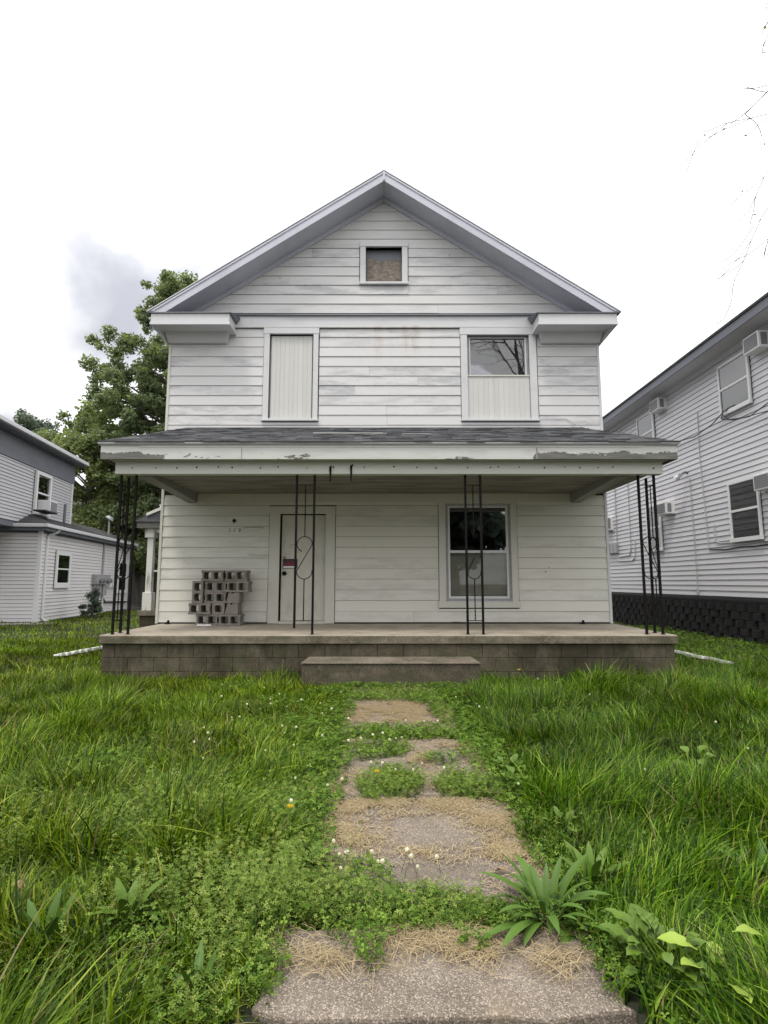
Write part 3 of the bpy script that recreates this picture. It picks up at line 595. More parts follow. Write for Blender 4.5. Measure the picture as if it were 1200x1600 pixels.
# side porch on the left of the house
S2 = MB().box(-5.72, -4.28, 2.5, 5.2, .68, .80).build('side_porch_floor', 'edge_concrete', H, bevel=.01)
for row in range(3):
    for i in range(4): shared_box('concrete_block', .34, .15, .2, 'block_concrete', S2, (-5.68 + i * .35, 2.54, .47 - row * .207))
MB().box(-5.6, -5.46, 2.58, 2.72, .80, 2.62).build('side_porch_post', 'post_wood', H, bevel=.01)
MB().box(-5.64, -5.42, 2.54, 2.76, .80, 1.22).build('post_base', 'post_wood', H, bevel=.008); MB().box(-5.65, -5.41, 2.53, 2.77, 2.50, 2.62).build('post_capital', 'post_wood', H, bevel=.008)
MB().box(-5.66, -4.28, 2.54, 2.74, 2.62, 2.72).build('side_porch_beam', 'post_wood', H, bevel=.006)
MB().box(-5.80, -4.28, 2.42, 5.3, 2.72, 2.86).build('side_porch_fascia', 'peeling_fascia', H)
SPR = MB().hexa([(-5.86, 2.36, 2.862), (-4.275, 2.36, 2.862), (-4.275, 5.4, 2.862), (-5.86, 5.4, 2.862)], [(-5.88, 2.34, 2.89), (-4.275, 2.34, 3.58), (-4.275, 5.4, 3.58), (-5.88, 5.4, 2.89)]).build('side_porch_roof', 'shingles', H)
MB().hexa([(-5.55, 2.32, 2.99), (-5.2, 2.32, 3.14), (-5.2, 2.9, 3.16), (-5.55, 2.9, 3.01)], [(-5.55, 2.32, 3.06), (-5.2, 2.32, 3.21), (-5.2, 2.9, 3.22), (-5.55, 2.9, 3.07)]).build('loose_shingle', 'trim_cream', SPR)
MB().box(-5.55, -4.28, 2.62, 2.66, 1.70, 1.74).build('side_porch_rail', 'post_wood', H)

# ------------------------------------------------------------------ porch step
ST = thing('porch_step', 'dark mossy concrete step in front of the porch', 'step', (.1, -2.6, 0))
m_ = MB().hexa([(-1.14, -2.72, -.05), (1.32, -2.72, -.05), (1.30, PY - .008, -.05), (-1.12, PY - .008, -.05)], [(-1.14, -2.71, .335), (1.33, -2.71, .335), (1.26, PY - .008, .355), (-1.08, PY - .008, .355)])
m_.build('riser', 'step_concrete', ST, bevel=.02)
MB().hexa([(-1.15, -2.73, .3352), (1.34, -2.73, .3352), (1.275, PY - .008, .3555), (-1.095, PY - .008, .3555)], [(-1.14, -2.722, .357), (1.33, -2.722, .357), (1.27, PY - .008, .378), (-1.09, PY - .008, .378)]).build('tread', 'tread_concrete', ST, bevel=.008)

# ------------------------------------------------------------------ iron porch columns
def scroll(u0, u1, z0, z1):
    """S scroll in the (u,z) plane between two posts"""
    um, r = (u0 + u1) / 2, (u1 - u0) / 2 - .006; zt, zb = z1 - r, z0 + r; pts = []
    for i in range(13): a = R(250 - i * 250 / 12 - 20 + 20); pts.append((um + r * math.cos(a), zt + r * math.sin(a)))
    pts += [(um, (zt + zb) / 2)]
    for i in range(13): a = R(180 + i * 190 / 12); pts.append((um + r * math.cos(a), zb + r * math.sin(a)))
    return pts
def column(label, posts, panels, cut=None, half=None):
    t = thing('iron_column', label, 'porch column', (posts[0][0], posts[0][1], FLOOR), group='black wrought iron porch columns')
    for i, (x, y) in enumerate(posts):
        z0 = FLOOR + (.09 if cut == i else .002)
        MB().box(x - .016, x + .016, y - .016, y + .016, z0, 3.084).build('post', 'iron', t)
        if cut != i: MB().box(x - .026, x + .026, y - .026, y + .026, FLOOR + .001, FLOOR + .009).build('foot_plate', 'iron', t)
    for k, (i, j) in enumerate(panels):
        a, b = Vector((*posts[i], 0)), Vector((*posts[j], 0)); L = (b - a).length; d = (b - a) / L
        P = lambda u, z: tuple(a + d * u + Vector((0, 0, z)))
        bar = MB()
        for z in (2.93, FLOOR + .20): bar.tube([P(.0128, z), P(L - .0128, z)], .008, 4)
        bar.build('crossbar', 'iron', t)
        pts = scroll(.0125, L - .0125, 1.50, 2.14)
        if half: pts = pts[13:]
        MB().tube([P(u, z) for u, z in pts], .007, 5).build('scroll', 'iron', t)
        tw = MB()
        for z0, z1 in ((FLOOR + .205, 1.497), (2.145, 2.925)):
            n = 40; vs = []; fs = []
            for q in range(n + 1):
                z = z0 + (z1 - z0) * q / n; c = Vector(P(L / 2, z)); th = q * .62
                for j2 in range(4): an = th + j2 * math.pi / 2; vs.append(tuple(c + Vector((math.cos(an), math.sin(an), 0)) * .0095))
            for q in range(n):
                for j2 in range(4): fs.append((q * 4 + j2, q * 4 + (j2 + 1) % 4, q * 4 + 4 + (j2 + 1) % 4, q * 4 + 4 + j2))
            tw.add(vs, fs)
        tw.build('twisted_bar', 'iron', t)
    return t
CY = -2.17
column('black iron column in front of the door, one post rusted off above the floor', [(-1.335, CY), (-1.065, CY)], [(0, 1)], cut=0)
column('flat black iron column in front of the porch window', [(1.245, CY), (1.475, CY)], [(0, 1)], half=True)
column('three-post black iron corner column at the left end of the porch', [(-4.03, CY), (-3.80, CY), (-4.03, CY + .25)], [(0, 1), (0, 2)])
column('three-post black iron corner column at the right end of the porch', [(4.14, CY), (3.90, CY), (4.14, CY + .25)], [(0, 1), (0, 2)])
for x, z0, lb in ((-.815, 2.965, 'flat dark iron bracket hanging from the porch beam nearer the door'), (-.50, 2.975, 'hooked dark iron bracket hanging from the porch beam further from the door')):
    t = MB(); t.hexa([(x - .008, -2.285, z0), (x + .012, -2.285, z0), (x + .012, -2.278, z0), (x - .008, -2.278, z0)], [(x - .018, -2.285, 3.19), (x + .018, -2.285, 3.22), (x + .018, -2.2705, 3.22), (x - .018, -2.2705, 3.19)])
    if x > -.6: t.hexa([(x - .012, -2.286, 3.185), (x + .03, -2.286, 3.205), (x + .03, -2.278, 3.205), (x - .012, -2.278, 3.185)], [(x - .012, -2.286, 3.215), (x + .03, -2.286, 3.235), (x + .03, -2.278, 3.235), (x - .012, -2.278, 3.215)])
    tag(t.build('iron_bracket', 'iron'), lb, 'bracket')
for x, y, lb in ((-4.0, -.12, 'small black metal stub on the porch floor by the left wall corner'), (3.68, -.1, 'small black metal stub on the porch floor below the right siding')):
    tag(MB().tube([(x, y, FLOOR + .001), (x, y, FLOOR + .02), (x + .01, y, FLOOR + .022), (x + .01, y, FLOOR + .07)], [.05, .045, .028, .02], 9).build('metal_stub', 'iron'), lb, 'metal stub')
tag(MB().tube([(1.0, -.35, FLOOR + .03), (1.3, -.2, FLOOR + .045), (1.6, -.12, FLOOR + .03), (1.62, -.12, FLOOR + .006)], .004, 5).build('wire', 'cable_black'), 'thin dark wire lying on the porch floor under the window', 'wire')
for x0, x1, lb in ((-1.22, -.01, 'left of two grey metal strips lying on the porch roof'), (.0, 1.22, 'right of two grey metal strips lying on the porch roof')):
    dz = 0 if x0 < 0 else -.012; z = 3.995 + dz; y = -1.21
    tag(MB().hexa([(x0, y - .05, z - .015), (x1, y - .05, z - .018), (x1, y + .05, z + .022), (x0, y + .05, z + .025)], [(x0, y - .052, z + .012), (x1, y - .052, z + .009), (x1, y + .048, z + .035), (x0, y + .048, z + .038)]).build('metal_strip', 'metal_strip', bevel=.003), lb, 'metal strip')
# notice on the door
sg = thing('notice_sign', 'black, red and white notice fixed to the front door', 'sign', (DOOR[0] + .19, .04, 1.76))
sx0, sx1 = DOOR[0] + .055, DOOR[0] + .335
MB().box(sx0, sx1, .0275, .0340, 1.71, 1.895).build('board', 'sign_black', sg); MB().box(sx0 - .004, sx1 + .01, .0275, .0340, 1.897, 1.912).build('edge_strip', 'metal_white', sg)
MB().box(sx0 + .014, sx1 - .014, .0245, .0274, 1.765, 1.83).build('red_band', 'sign_red', sg)
MB().box(sx0 + .014, sx1 - .014, .0245, .0274, 1.722, 1.757).build('white_band', 'sign_white', sg)
MB().box(sx0 + .03, sx1 - .03, .0235, .0244, 1.7385, 1.7405).build('ruled_line', 'metal_grey', sg)
k = MB()
for i in range(4): k.box(sx0 + .085 + i * .03, sx0 + .107 + i * .03, .0245, .0274, 1.847, 1.866)
k.build('faded_lettering', 'sign_red', sg)

# ------------------------------------------------------------------ stack of concrete blocks
def grid_block(outline, cores, depth):
    """a hollow block: outline rectangle with rectangular core openings running front to back; local origin bottom left front"""
    W_, H_ = outline; m = MB()
    for a in holes_cells(0, W_, 0, H_, cores): m.box(a[0], a[1], 0, depth, a[2], a[3])
    return m
def rounded_core_block(Wd, Ht, cores, depth, ends=True):
    bm = bmesh.new(); n = 10
    def ring(cx0, cx1, cz0, cz1, r):
        pts = []
        for (x, z, a0) in ((cx1 - r, cz0 + r, -90), (cx1 - r, cz1 - r, 0), (cx0 + r, cz1 - r, 90), (cx0 + r, cz0 + r, 180)):
            for i in range(4): a = R(a0 + i * 30); pts.append((x + r * math.cos(a), z + r * math.sin(a)))
        return pts
    # end flanges: concave ends like a stretcher block
    if ends: outl = [(0, 0), (Wd, 0), (Wd, .035), (Wd - .016, .06), (Wd - .016, Ht - .06), (Wd, Ht - .035), (Wd, Ht), (0, Ht), (0, Ht - .035), (.016, Ht - .06), (.016, .06), (0, .035)]
    else: outl = [(0, 0), (Wd, 0), (Wd, Ht), (0, Ht)]
    loops = [outl] + [ring(*c) for c in cores]
    for y in (0, depth):
        es = []
        for lp in loops:
            vs = [bm.verts.new((x, y, z)) for x, z in lp]; es += [bm.edges.new((vs[i], vs[(i + 1) % len(vs)])) for i in range(len(vs))]
        bmesh.ops.triangle_fill(bm, edges=es, use_beauty=True, use_dissolve=False)
    bm.verts.ensure_lookup_table(); tot = sum(len(l) for l in loops); base = 0
    for lp in loops:
        k = len(lp)
        for i in range(k):
            a, b = bm.verts[base + i], bm.verts[base + (i + 1) % k]; c, d = bm.verts[tot + base + (i + 1) % k], bm.verts[tot + base + i]
            bm.faces.new((a, b, c, d))
        base += k
    bmesh.ops.recalc_face_normals(bm, faces=bm.faces); me = bpy.data.meshes.new('concrete_block'); bm.to_mesh(me); bm.free(); me.materials.append(MATS['cinder']); return me
BD = .30
M_two = rounded_core_block(.40, .195, [(.045, .178, .035, .16, .022), (.222, .355, .035, .16, .022)], BD)
M_one = rounded_core_block(.225, .195, [(.05, .175, .035, .16, .03)], BD, False)
M_up = rounded_core_block(.19, .395, [(.035, .155, .035, .175, .045), (.035, .155, .22, .36, .045)], BD, False)
tz = MB().prism([(0, 0), (.235, 0), (.235, .195), (.135, .195), (.135, .17), (.10, .17), (.10, .195), (.045, .195)], 0, BD).mesh('concrete_block'); tz.materials.append(MATS['cinder'])
BZ = FLOOR + .002; rowh = .1965; Y0 = -.50
pile = [(M_two, -3.37, 0, 'bottom row of the block stack, left block'), (M_two, -2.955, 0, 'bottom row of the block stack, right block'),
        (M_two, -3.50, 1, 'second row of the stack, at the left end'), (M_one, -3.085, 1, 'second row of the stack, single-hole half block'), (tz, -2.85, 1, 'second row of the stack, solid wedge shape'),
        (M_two, -3.235, 2, 'third row up in the block stack, two-hole block'), (tz, -2.83, 2, 'third row of the stack, solid wedge shape'),
        (M_up, -3.44, 2, 'standing on end at the left of the stack'),
        (M_two, -3.235, 3, 'fourth row of the stack, beside the upright block'), (M_two, -2.83, 3, 'fourth row of the stack, at the right end'),
        (M_two, -3.29, 4, 'top row of the block stack, left block'), (M_two, -2.875, 4, 'top row of the block stack, right block')]
for me, x, r_, lb in pile:
    o = link('concrete_block', me, None, loc=(x, Y0 + random.uniform(-.02, .03), BZ + r_ * rowh)); o.rotation_euler = (0, 0, R(random.uniform(-1.2, 1.2)))
    b_ = o.modifiers.new('bevel', 'BEVEL'); b_.width = .004; b_.segments = 1; b_.limit_method = 'ANGLE'
    tag(o, 'grey hollow concrete block, ' + lb, 'concrete block', 'grey concrete blocks stacked on the porch')
tag(MB().hexa([(-3.32, -.60, FLOOR + .003), (-3.05, -.60, FLOOR + .003), (-3.05, -.535, FLOOR + .003), (-3.32, -.535, FLOOR + .003)], [(-3.30, -.60, FLOOR + .02), (-3.08, -.60, FLOOR + .016), (-3.07, -.535, FLOOR + .03), (-3.31, -.535, FLOOR + .03)]).build('white_offcut', 'plastic_white', bevel=.004), 'white plastic offcut on the porch floor before the concrete blocks', 'offcut')
# ------------------------------------------------------------------ white gutter pieces on the grass
def jagged_strip(name, a, b, wd, label):
    a, b = Vector(a), Vector(b); d = (b - a); L = d.length; d /= L; nrm = Vector((-d.y, d.x, 0)); n = 16; m = MB(); rr = random.Random(name + label)
    for i in range(n):
        p, q = a + d * L * i / n, a + d * L * (i + .97) / n; w0 = wd * rr.uniform(.6, 1); z = .012 * rr.random()
        m.hexa([p, q, q + nrm * w0, p + nrm * w0], [p + Vector((0, 0, .015 + z)), q + Vector((0, 0, .015 + z)), q + nrm * w0 + Vector((0, 0, .05 + z)), p + nrm * w0 + Vector((0, 0, .05 + z))])
    tag(m.build(name, 'plastic_white', bevel=.004), label, 'downspout')
jagged_strip('broken_downspout', (5.9, -1.0, .09), (5.6, .75, .13), .2, 'cracked white downspout piece in the grass right of the porch')
jagged_strip('broken_downspout', (-5.95, 1.5, .10), (-6.2, .1, .08), .25, 'cracked white downspout piece in the grass left of the porch')

# ------------------------------------------------------------------ generic window on another wall
def wall_window(parent, T, u0, u1, z0, z1, local, tr=.06, pane='pane_glass', blind=None, split=.5, depth=.05):
    """T maps (along, out, up); window is a part, its frame pieces and panes are sub-parts"""
    T0 = T; T = lambda u, o, z: T0(u, o + .034, z)
    W = MB(T).box(u0, u1, -.03, .012, z0, z1).build('window', 'room_dark', parent, local=local); kw = dict(local=local)
    kid = lambda mb, n, m: mb.build(n, m, W, local=True) if local else mb.build(n, m, W)
    kid(MB(T).box(u0, u0 + tr, .012, depth, z0, z1), 'casing', 'window_white'); kid(MB(T).box(u1 - tr, u1, .012, depth, z0, z1), 'casing', 'window_white')
    kid(MB(T).box(u0 + tr, u1 - tr, .012, depth + .004, z1 - tr, z1), 'casing', 'window_white'); kid(MB(T).box(u0 - .01, u1 + .01, .012, depth + .02, z0 - .03, z0 + tr), 'sill', 'window_white')
    zm = z0 + (z1 - z0) * split; kid(MB(T).box(u0 + tr, u1 - tr, .020, depth - .008, zm - .025, zm + .025), 'meeting_rail', 'window_white')
    kid(MB(T).box(u0 + tr, u1 - tr, .030, .033, zm + .025, z1 - tr), 'pane', pane); kid(MB(T).box(u0 + tr, u1 - tr, .022, .025, z0 + tr, zm - .025), 'pane', pane)
    if blind: kid(MB(T).box(u0 + tr, u1 - tr, .0125, .018, zm + .025 if blind == 'top' else z0 + tr, z1 - tr if blind in ('top', 'all') else zm - .025), 'blind', 'blind_white')
    return W
def ac_unit(T, u0, u1, z0, z1, out, label):
    t = thing('air_conditioner', label, 'air conditioner', T(u0, 0, z0), group='air conditioners in the vinyl-sided wall')
    MB(T).box(u0, u1, -.02, out, z0, z1).build('case', 'window_white', t, bevel=.012)
    g_ = MB(T).box(u0 + .035, u1 - .035, out + .0005, out + .004, z0 + .035, z1 - .035).build('grille', 'grille', t)
    s_ = MB(T)
    for i in range(8):
        zz = z0 + .05 + (z1 - z0 - .1) * i / 7; s_.box(u0 + .04, u1 - .04, out + .0045, out + .010, zz - .004, zz + .004)
    s_.build('louvre', 'metal_grey', g_)
    for uu, dd in ((u0, -1), (u1, 1)):
        MB(T).box(uu + dd * .0005, uu + dd * .004, .12, out - .05, z0 + .05, z1 - .05).build('side_grille', 'grille', t)
# ------------------------------------------------------------------ right-hand house
RXW = 8.0
TR = lambda u, o, z: (RXW - o, u, z)
A = thing('apartment_house', 'large pale vinyl-sided house with dark block base right of the white house', 'house', (RXW, 5, .1))
AW = MB(TR).box(-2.2, 15, -6, -.001, .9, 6.72).build('wall', 'black_gap', A)
z = 1.13; 
while z < 6.62:
    MB(TR).hexa([(-2.2, .026, z), (15, .026, z), (15, 0, z), (-2.2, 0, z)], [(-2.2, .008, z + .1225), (15, .008, z + .1225), (15, 0, z + .1225), (-2.2, 0, z + .1225)]).build('siding_board', 'vinyl_wall', AW); z += .1285
MB(TR).box(-2.25, 15.05, -.02, .03, 1.06, 1.128).build('starter_strip', 'cable_black', A)
# stepped black blocks of the base
AF = MB(TR).box(-2.2, 15, -5.9, -.05, -.1, 1.058).build('foundation', 'black_block', A)
MB(TR).box(-2.3, 15, -.04, .10, .985, 1.055).build('cap_course', 'black_block', AF, bevel=.01)
blk = []
for q in range(5):
    L_, D_, h_ = .37, .16, .168; rr = random.Random(q); ch = .05
    m_ = MB().add([(0, 0, 0), (L_, 0, 0), (L_, -D_ * .6, 0), (L_ - ch, -D_ - rr.uniform(-.01, .01), .004), (L_ * .5, -D_ - rr.uniform(.005, .03), .006), (ch, -D_ - rr.uniform(-.01, .01), .004), (0, -D_ * .6, 0),
        (0, 0, h_), (L_, 0, h_), (L_, -D_ * .6, h_), (L_ - ch, -D_ + rr.uniform(0, .02), h_ - .006), (L_ * .5, -D_ - rr.uniform(-.01, .015), h_ - .004), (ch, -D_ + rr.uniform(0, .02), h_ - .006), (0, -D_ * .6, h_)],
        [(0, 1, 2, 3, 4, 5, 6), (7, 13, 12, 11, 10, 9, 8), (0, 7, 8, 1), (1, 8, 9, 2), (2, 9, 10, 3), (3, 10, 11, 4), (4, 11, 12, 5), (5, 12, 13, 6), (6, 13, 7, 0)]).mesh('block')
    m_.materials.append(MATS['black_block']); blk.append(m_)
for row in range(5):
    y = -2.2 - (row % 2) * .19
    while y < 11:
        o = link('block', random.choice(blk), None, AF, loc=(RXW - .0 - .028 * (4 - row), y + .375, .12 + row * .1735)); o.rotation_euler = (0, 0, R(-90 + random.uniform(-3, 3))); y += .385
wall_window(A, TR, 1.04, 2.15, 5.33, 6.52, False, blind='bottom'); wall_window(A, TR, 5.36, 6.42, 5.33, 6.52, False)
wall_window(A, TR, 1.05, 2.10, 2.38, 3.72, False, blind=None); wall_window(A, TR, 5.28, 6.15, 2.38, 3.72, False, blind='bottom')
ac_unit(TR, .33, .83, 6.26, 6.62, .30, 'air conditioner highest under the eave at the right edge of the picture')
ac_unit(TR, 4.60, 5.14, 6.30, 6.64, .28, 'upper air conditioner under the eave near the porch roof end')
ac_unit(TR, 4.55, 5.08, 3.32, 3.66, .28, 'lower air conditioner beside the window behind the corner column')
ac_unit(TR, 8.7, 9.25, 3.25, 3.72, .28, 'far air conditioner beside the corner of the white house')
ac_unit(TR, .42, .92, 3.34, 3.68, .26, 'air conditioner beside the lower window at the right picture edge')
# eave
MB(TR).box(-2.6, 15.3, -.3, .50, 6.80, 6.83).build('soffit', 'vinyl_wall', A)
MB(TR).box(-2.2, 15, .0, .022, 6.66, 6.80).build('frieze_board', 'vinyl_wall', A)
MB(TR).box(-2.62, 15.3, .501, .53, 6.79, 7.0).build('fascia', 'frieze_grey', A)
MB(TR).prism([(-2.65, 0), (15.3, 0), (15.3, 1), (-2.65, 1)], 0, 1).v if False else None
MB(TR).hexa([(-2.65, .56, 6.985), (15.3, .56, 6.985), (15.3, -6, 8.9), (-2.65, -6, 8.9)], [(-2.65, .56, 7.04), (15.3, .56, 7.04), (15.3, -6, 9.0), (-2.65, -6, 9.0)]).build('roof', 'shingles_dark', A)
cd = lambda pts, r=.012, mat='conduit_grey', n='conduit': MB(TR).tube(pts, r, 6).build(n, mat, A)
cd([(3.14, .035, 5.75), (3.18, .035, 4.5), (3.07, .035, 2.27)]); cd([(3.70, .035, 4.15), (3.68, .035, 1.28)]); MB(TR).box(3.64, 3.72, .02, .07, 1.18, 1.28).build('junction_box', 'conduit_grey', A)
cd([(8.38, .04, 4.9), (8.42, .04, 2.78)], .018); cd([(7.36, .035, 4.9), (7.39, .035, 2.5), (7.5, .035, 2.33), (8.3, .035, 2.3)], .014); cd([(7.06, .035, 2.76), (7.12, .035, 2.25), (7.32, .035, 2.15), (8.4, .035, 2.16)], .012)
for i in range(3): MB(TR).box(8.35 + i * .27, 8.55 + i * .27, .0, .12, 2.44, 2.76).build('meter_box', 'metal_grey', A, bevel=.01)
cd([(2.79, .035, 2.83), (2.76, .035, 2.42), (2.6, .035, 2.375), (1.9, .035, 2.34), (1.0, .035, 2.31), (-.5, .035, 2.30)], .014); cd([(3.06, .035, 2.26), (2.4, .035, 2.21), (1.84, .035, 2.24), (1.4, .035, 2.22), (1.0, .035, 2.235), (-.5, .035, 2.22)], .013, 'cable_black', 'cable')
MB(TR).tube([(3.82, .0, 4.3), (3.82, .08, 4.33), (3.80, .2, 4.27)], .03, 8).build('flood_lamp', 'frieze_grey', A); MB(TR).tube([(3.80, .2, 4.27), (3.86, .26, 4.20), (3.9, .30, 4.16)], [.035, .07, .075], 10).tube([(3.80, .2, 4.27), (3.70, .27, 4.22)], [.03, .06], 10).build('lamp_head', 'metal_white', A)
tag(MB(TR).tube([(5.2, .10, 4.98), (4.32, .12, 5.22), (3.2, .10, 5.13), (2.4, .12, 5.22), (1.95, .14, 5.36), (1.75, .1, 5.42), (1.6, .05, 5.44)], .013, 6).tube([(1.95, .14, 5.36), (1.98, .16, 5.22), (1.6, .14, 5.08), (1.0, .16, 4.98), (.2, .2, 5.1), (-1.5, .3, 5.5)], .012, 6).tube([(1.95, .15, 5.3), (1.7, .15, 5.12), (1.2, .15, 5.02), (.3, .2, 4.9), (-1.5, .3, 5.1)], .010, 6).build('service_cable', 'cable_black'), 'black service cable strung along the pale vinyl wall', 'cable')

# ------------------------------------------------------------------ left-hand house (turned eight degrees)
LB = thing('neighbour_house', 'pale sided house with one-storey wing and grey frieze at the left edge', 'house', (-11.7, 8.4, .1), math.atan2(.99, -.14))
# local axes: x runs back along the side wall, y runs to the left (into the house); out = -y
TL = lambda u, o, z: (u, -o, z - .1)
def lap_sheet(T, u0, u1, z0, z1, ex, proud=.03):
    m = MB(T); z = z0
    while z < z1 - .02:
        zt = min(z + ex - .012, z1); m.hexa([(u0, proud, z), (u1, proud, z), (u1, 0, z), (u0, 0, z)], [(u0, .01, zt), (u1, .01, zt), (u1, 0, zt), (u0, 0, zt)]); z += ex
    return m
MB(TL).box(0, 9.7, -6.9, -.001, .0, 3.2).build('wing_wall', 'frieze_grey', LB, local=True)
tag(lap_sheet(TL, .06, 9.64, .14, 3.15, .125).build('wing_siding', 'vinyl_left', LB, local=True), kind='stuff')
TF = lambda u, o, z: (-o, u, z - .1)     # front face of the wing: u runs left, out towards the street
tag(lap_sheet(TF, .06, 6.8, .14, 3.15, .125).build('front_siding', 'vinyl_left', LB, local=True), kind='stuff')
MB(TL).box(-.025, .07, -.10, .03, .05, 3.2).build('corner_post', 'window_white', LB, local=True); MB(TL).box(9.62, 9.72, -.1, .03, .05, 3.2).build('corner_post', 'window_white', LB, local=True)
MB(TL).box(-.28, 9.95, -7.1, .25, 3.2, 3.30).build('wing_soffit', 'frieze_grey', LB, local=True)
MB(TL).box(-.40, 10.0, .251, .36, 3.30, 3.42).build('gutter', 'metal_white', LB, local=True, bevel=.02); MB(TF).box(-.25, 7.1, .281, .39, 3.30, 3.42).build('gutter', 'metal_white', LB, local=True, bevel=.02)
MB(TL).hexa([(-.36, .30, 3.40), (10.0, .30, 3.40), (10.0, -7, 3.40), (-.36, -7, 3.40)], [(-.34, .28, 3.43), (9.98, .28, 3.43), (9.2, -1.2, 4.05), (1.2, -1.2, 4.05)]).build('wing_roof', 'shingles_dark', LB, local=True)
MB(TL).hexa([(-.36, -1.0, 3.40), (1.3, -1.0, 3.40), (1.3, -7, 3.40), (-.36, -7, 3.40)], [(-.34, -.9, 3.44), (1.2, -1.2, 4.05), (1.2, -7, 4.05), (-.34, -7, 3.44)]).build('wing_roof', 'shingles_dark', LB, local=True)
MB(TL).tube([(.62, .30, 3.3), (.60, .25, 3.2), (.40, .06, 3.08), (.36, .05, 2.98), (.36, .05, .25), (.40, .12, .15), (.42, .22, .13)], .045, 6).build('downspout', 'window_white', LB, local=True)
wall_window(LB, TL, 1.12, 2.42, 1.28, 2.60, True, tr=.16); wall_window(LB, TL, 7.95, 9.3, .95, 2.5, True, tr=.13)
MB(TL).box(4.75, 6.5, .02, .22, 1.36, 1.80).build('meter_box', 'metal_grey', LB, local=True, bevel=.02)
for i in range(4): MB(TL).tube([(5.15 + i * .33 + (.2 if i > 1 else 0), .22, 1.52), (5.15 + i * .33 + (.2 if i > 1 else 0), .33, 1.52)], .09, 10).build('meter', 'grille', LB, local=True)
for u0, u1 in ((4.85, 5.25), (5.35, 5.6), (5.8, 6.25)): MB(TL).box(u0, u1, .02, .16, .88, 1.34).build('breaker_box', 'metal_grey', LB, local=True, bevel=.01)
for u0 in (6.75, 7.2): MB(TL).box(u0, u0 + .28, .02, .12, 1.22, 1.5).build('phone_box', 'window_white', LB, local=True, bevel=.01)
for u in (4.55, 5.0, 5.25, 5.5, 6.05): MB(TL).tube([(u, .07, .1), (u, .07, .9)], .035, 6).build('conduit', 'window_white' if u != 5.5 else 'metal_grey', LB, local=True)
MB(TL).tube([(5.85, .06, 1.8), (5.9, .06, 3.2)], .05, 6).build('service_mast', 'metal_grey', LB, local=True); MB(TL).tube([(6.1, .08, .75), (6.3, .08, .58), (9.5, .08, .48)], .035, 6).build('conduit', 'cable_black', LB, local=True)
# upper storey
p1 = (.6, -.55); TU = lambda u, o, z: (u, .75 - o, z - .1)
u0, u1 = -4.5, 4.15
MB(TU).box(u0, u1, -6.5, -.001, 3.3, 6.35).build('upper_wall', 'frieze_grey', LB, local=True)
tag(lap_sheet(TU, u0, u1 - .1, 3.5, 5.52, .115).build('upper_siding', 'vinyl_upper_left', LB, local=True), kind='stuff')
MB(TU).box(u1 - .12, u1 + .02, -.1, .03, 3.5, 5.52).build('corner_post', 'vinyl_left', LB, local=True)
MB(TU).box(u0, u1 + .03, -.1, .05, 5.53, 6.28).build('frieze', 'frieze_grey', LB, local=True)
MB(TU).box(u0, u1 + .2, -.2, .42, 6.29, 6.34).build('upper_soffit', 'frieze_grey', LB, local=True)
MB(TU).box(u0, u1 + .16, .421, .54, 6.33, 6.47).build('upper_gutter', 'metal_white', LB, local=True, bevel=.02)
MB(TU).hexa([(u0, .5, 6.42), (u1 + .2, .5, 6.42), (u1 + .2, -7, 6.42), (u0, -7, 6.42)], [(u0, .48, 6.46), (u1 + .2, .48, 6.46), (u1 - 2.2, -3.0, 7.8), (u0, -3.0, 7.8)]).build('upper_roof', 'shingles_dark', LB, local=True)
wall_window(LB, TU, .78, 1.98, 3.9, 5.45, True, tr=.12, depth=.09)
t = thing('air_conditioner', 'white air conditioner in the upper window of the left-hand house', 'air conditioner', (-11.7, 8.4, .1), math.atan2(.99, -.14))
MB(TU).box(1.10, 1.72, .0, .48, 3.98, 4.42).build('case', 'window_white', t, local=True, bevel=.015); MB(TU).box(1.15, 1.67, .4805, .485, 4.03, 4.37).build('grille', 'grille', t, local=True)
MB(TU).tube([(2.45, .45, 3.72), (2.45, .45, 4.45)], .05, 8).build('vent_pipe', 'frieze_grey', LB, local=True)
MB(TU).box(.35, 1.35, .25, .65, 3.93, 3.98).build('roof_board', 'cable_black', LB, local=True)
MB(TL).box(7.9, 7.96, -.5, -.44, 3.5, 4.5).tube([(7.93, -.47, 4.5), (7.93, -.40, 4.6)], [.2, .13], 12).build('satellite_dish', 'metal_grey', LB, local=True)
# dark shed-like house seen in the gap
D = thing('back_house', 'dark sided house in the gap behind the side porch', 'house', (-11.5, 24, 0))
MB().box(-16, -7, 24, 30, 0, 3.0).build('wall', 'dark_siding', D); tag(lap_sheet(lambda u, o, z: (u, 24 - o, z), -16, -7, .1, 2.9, .16, .03).build('siding', 'dark_siding', D), kind='stuff')
MB().hexa([(-16.4, 23.5, 2.9), (-6.6, 23.5, 2.9), (-6.6, 30.5, 2.9), (-16.4, 30.5, 2.9)], [(-16.4, 23.5, 3.0), (-6.6, 23.5, 3.0), (-6.6, 27, 4.4), (-16.4, 27, 4.4)]).build('roof', 'shingles_dark', D); MB().box(-16.4, -6.6, 23.38, 23.49, 2.86, 3.02).build('gutter', 'metal_white', D)
MB().box(-11.2, -10.75, 23.7, 23.95, .3, 2.7).build('corner_board', 'window_white', D)
G = thing('far_house', 'far gabled house glimpsed among the trees behind the left-hand roofs', 'house', (-23, 34, 0))
MB().box(-27, -20.6, 34, 42, 0, 6.6).build('wall', 'vinyl_left', G); MB().prism([(-27, 6.6), (-20.6, 6.6), (-23.8, 9.0)], 34, 42).build('gable', 'trim_cream', G)
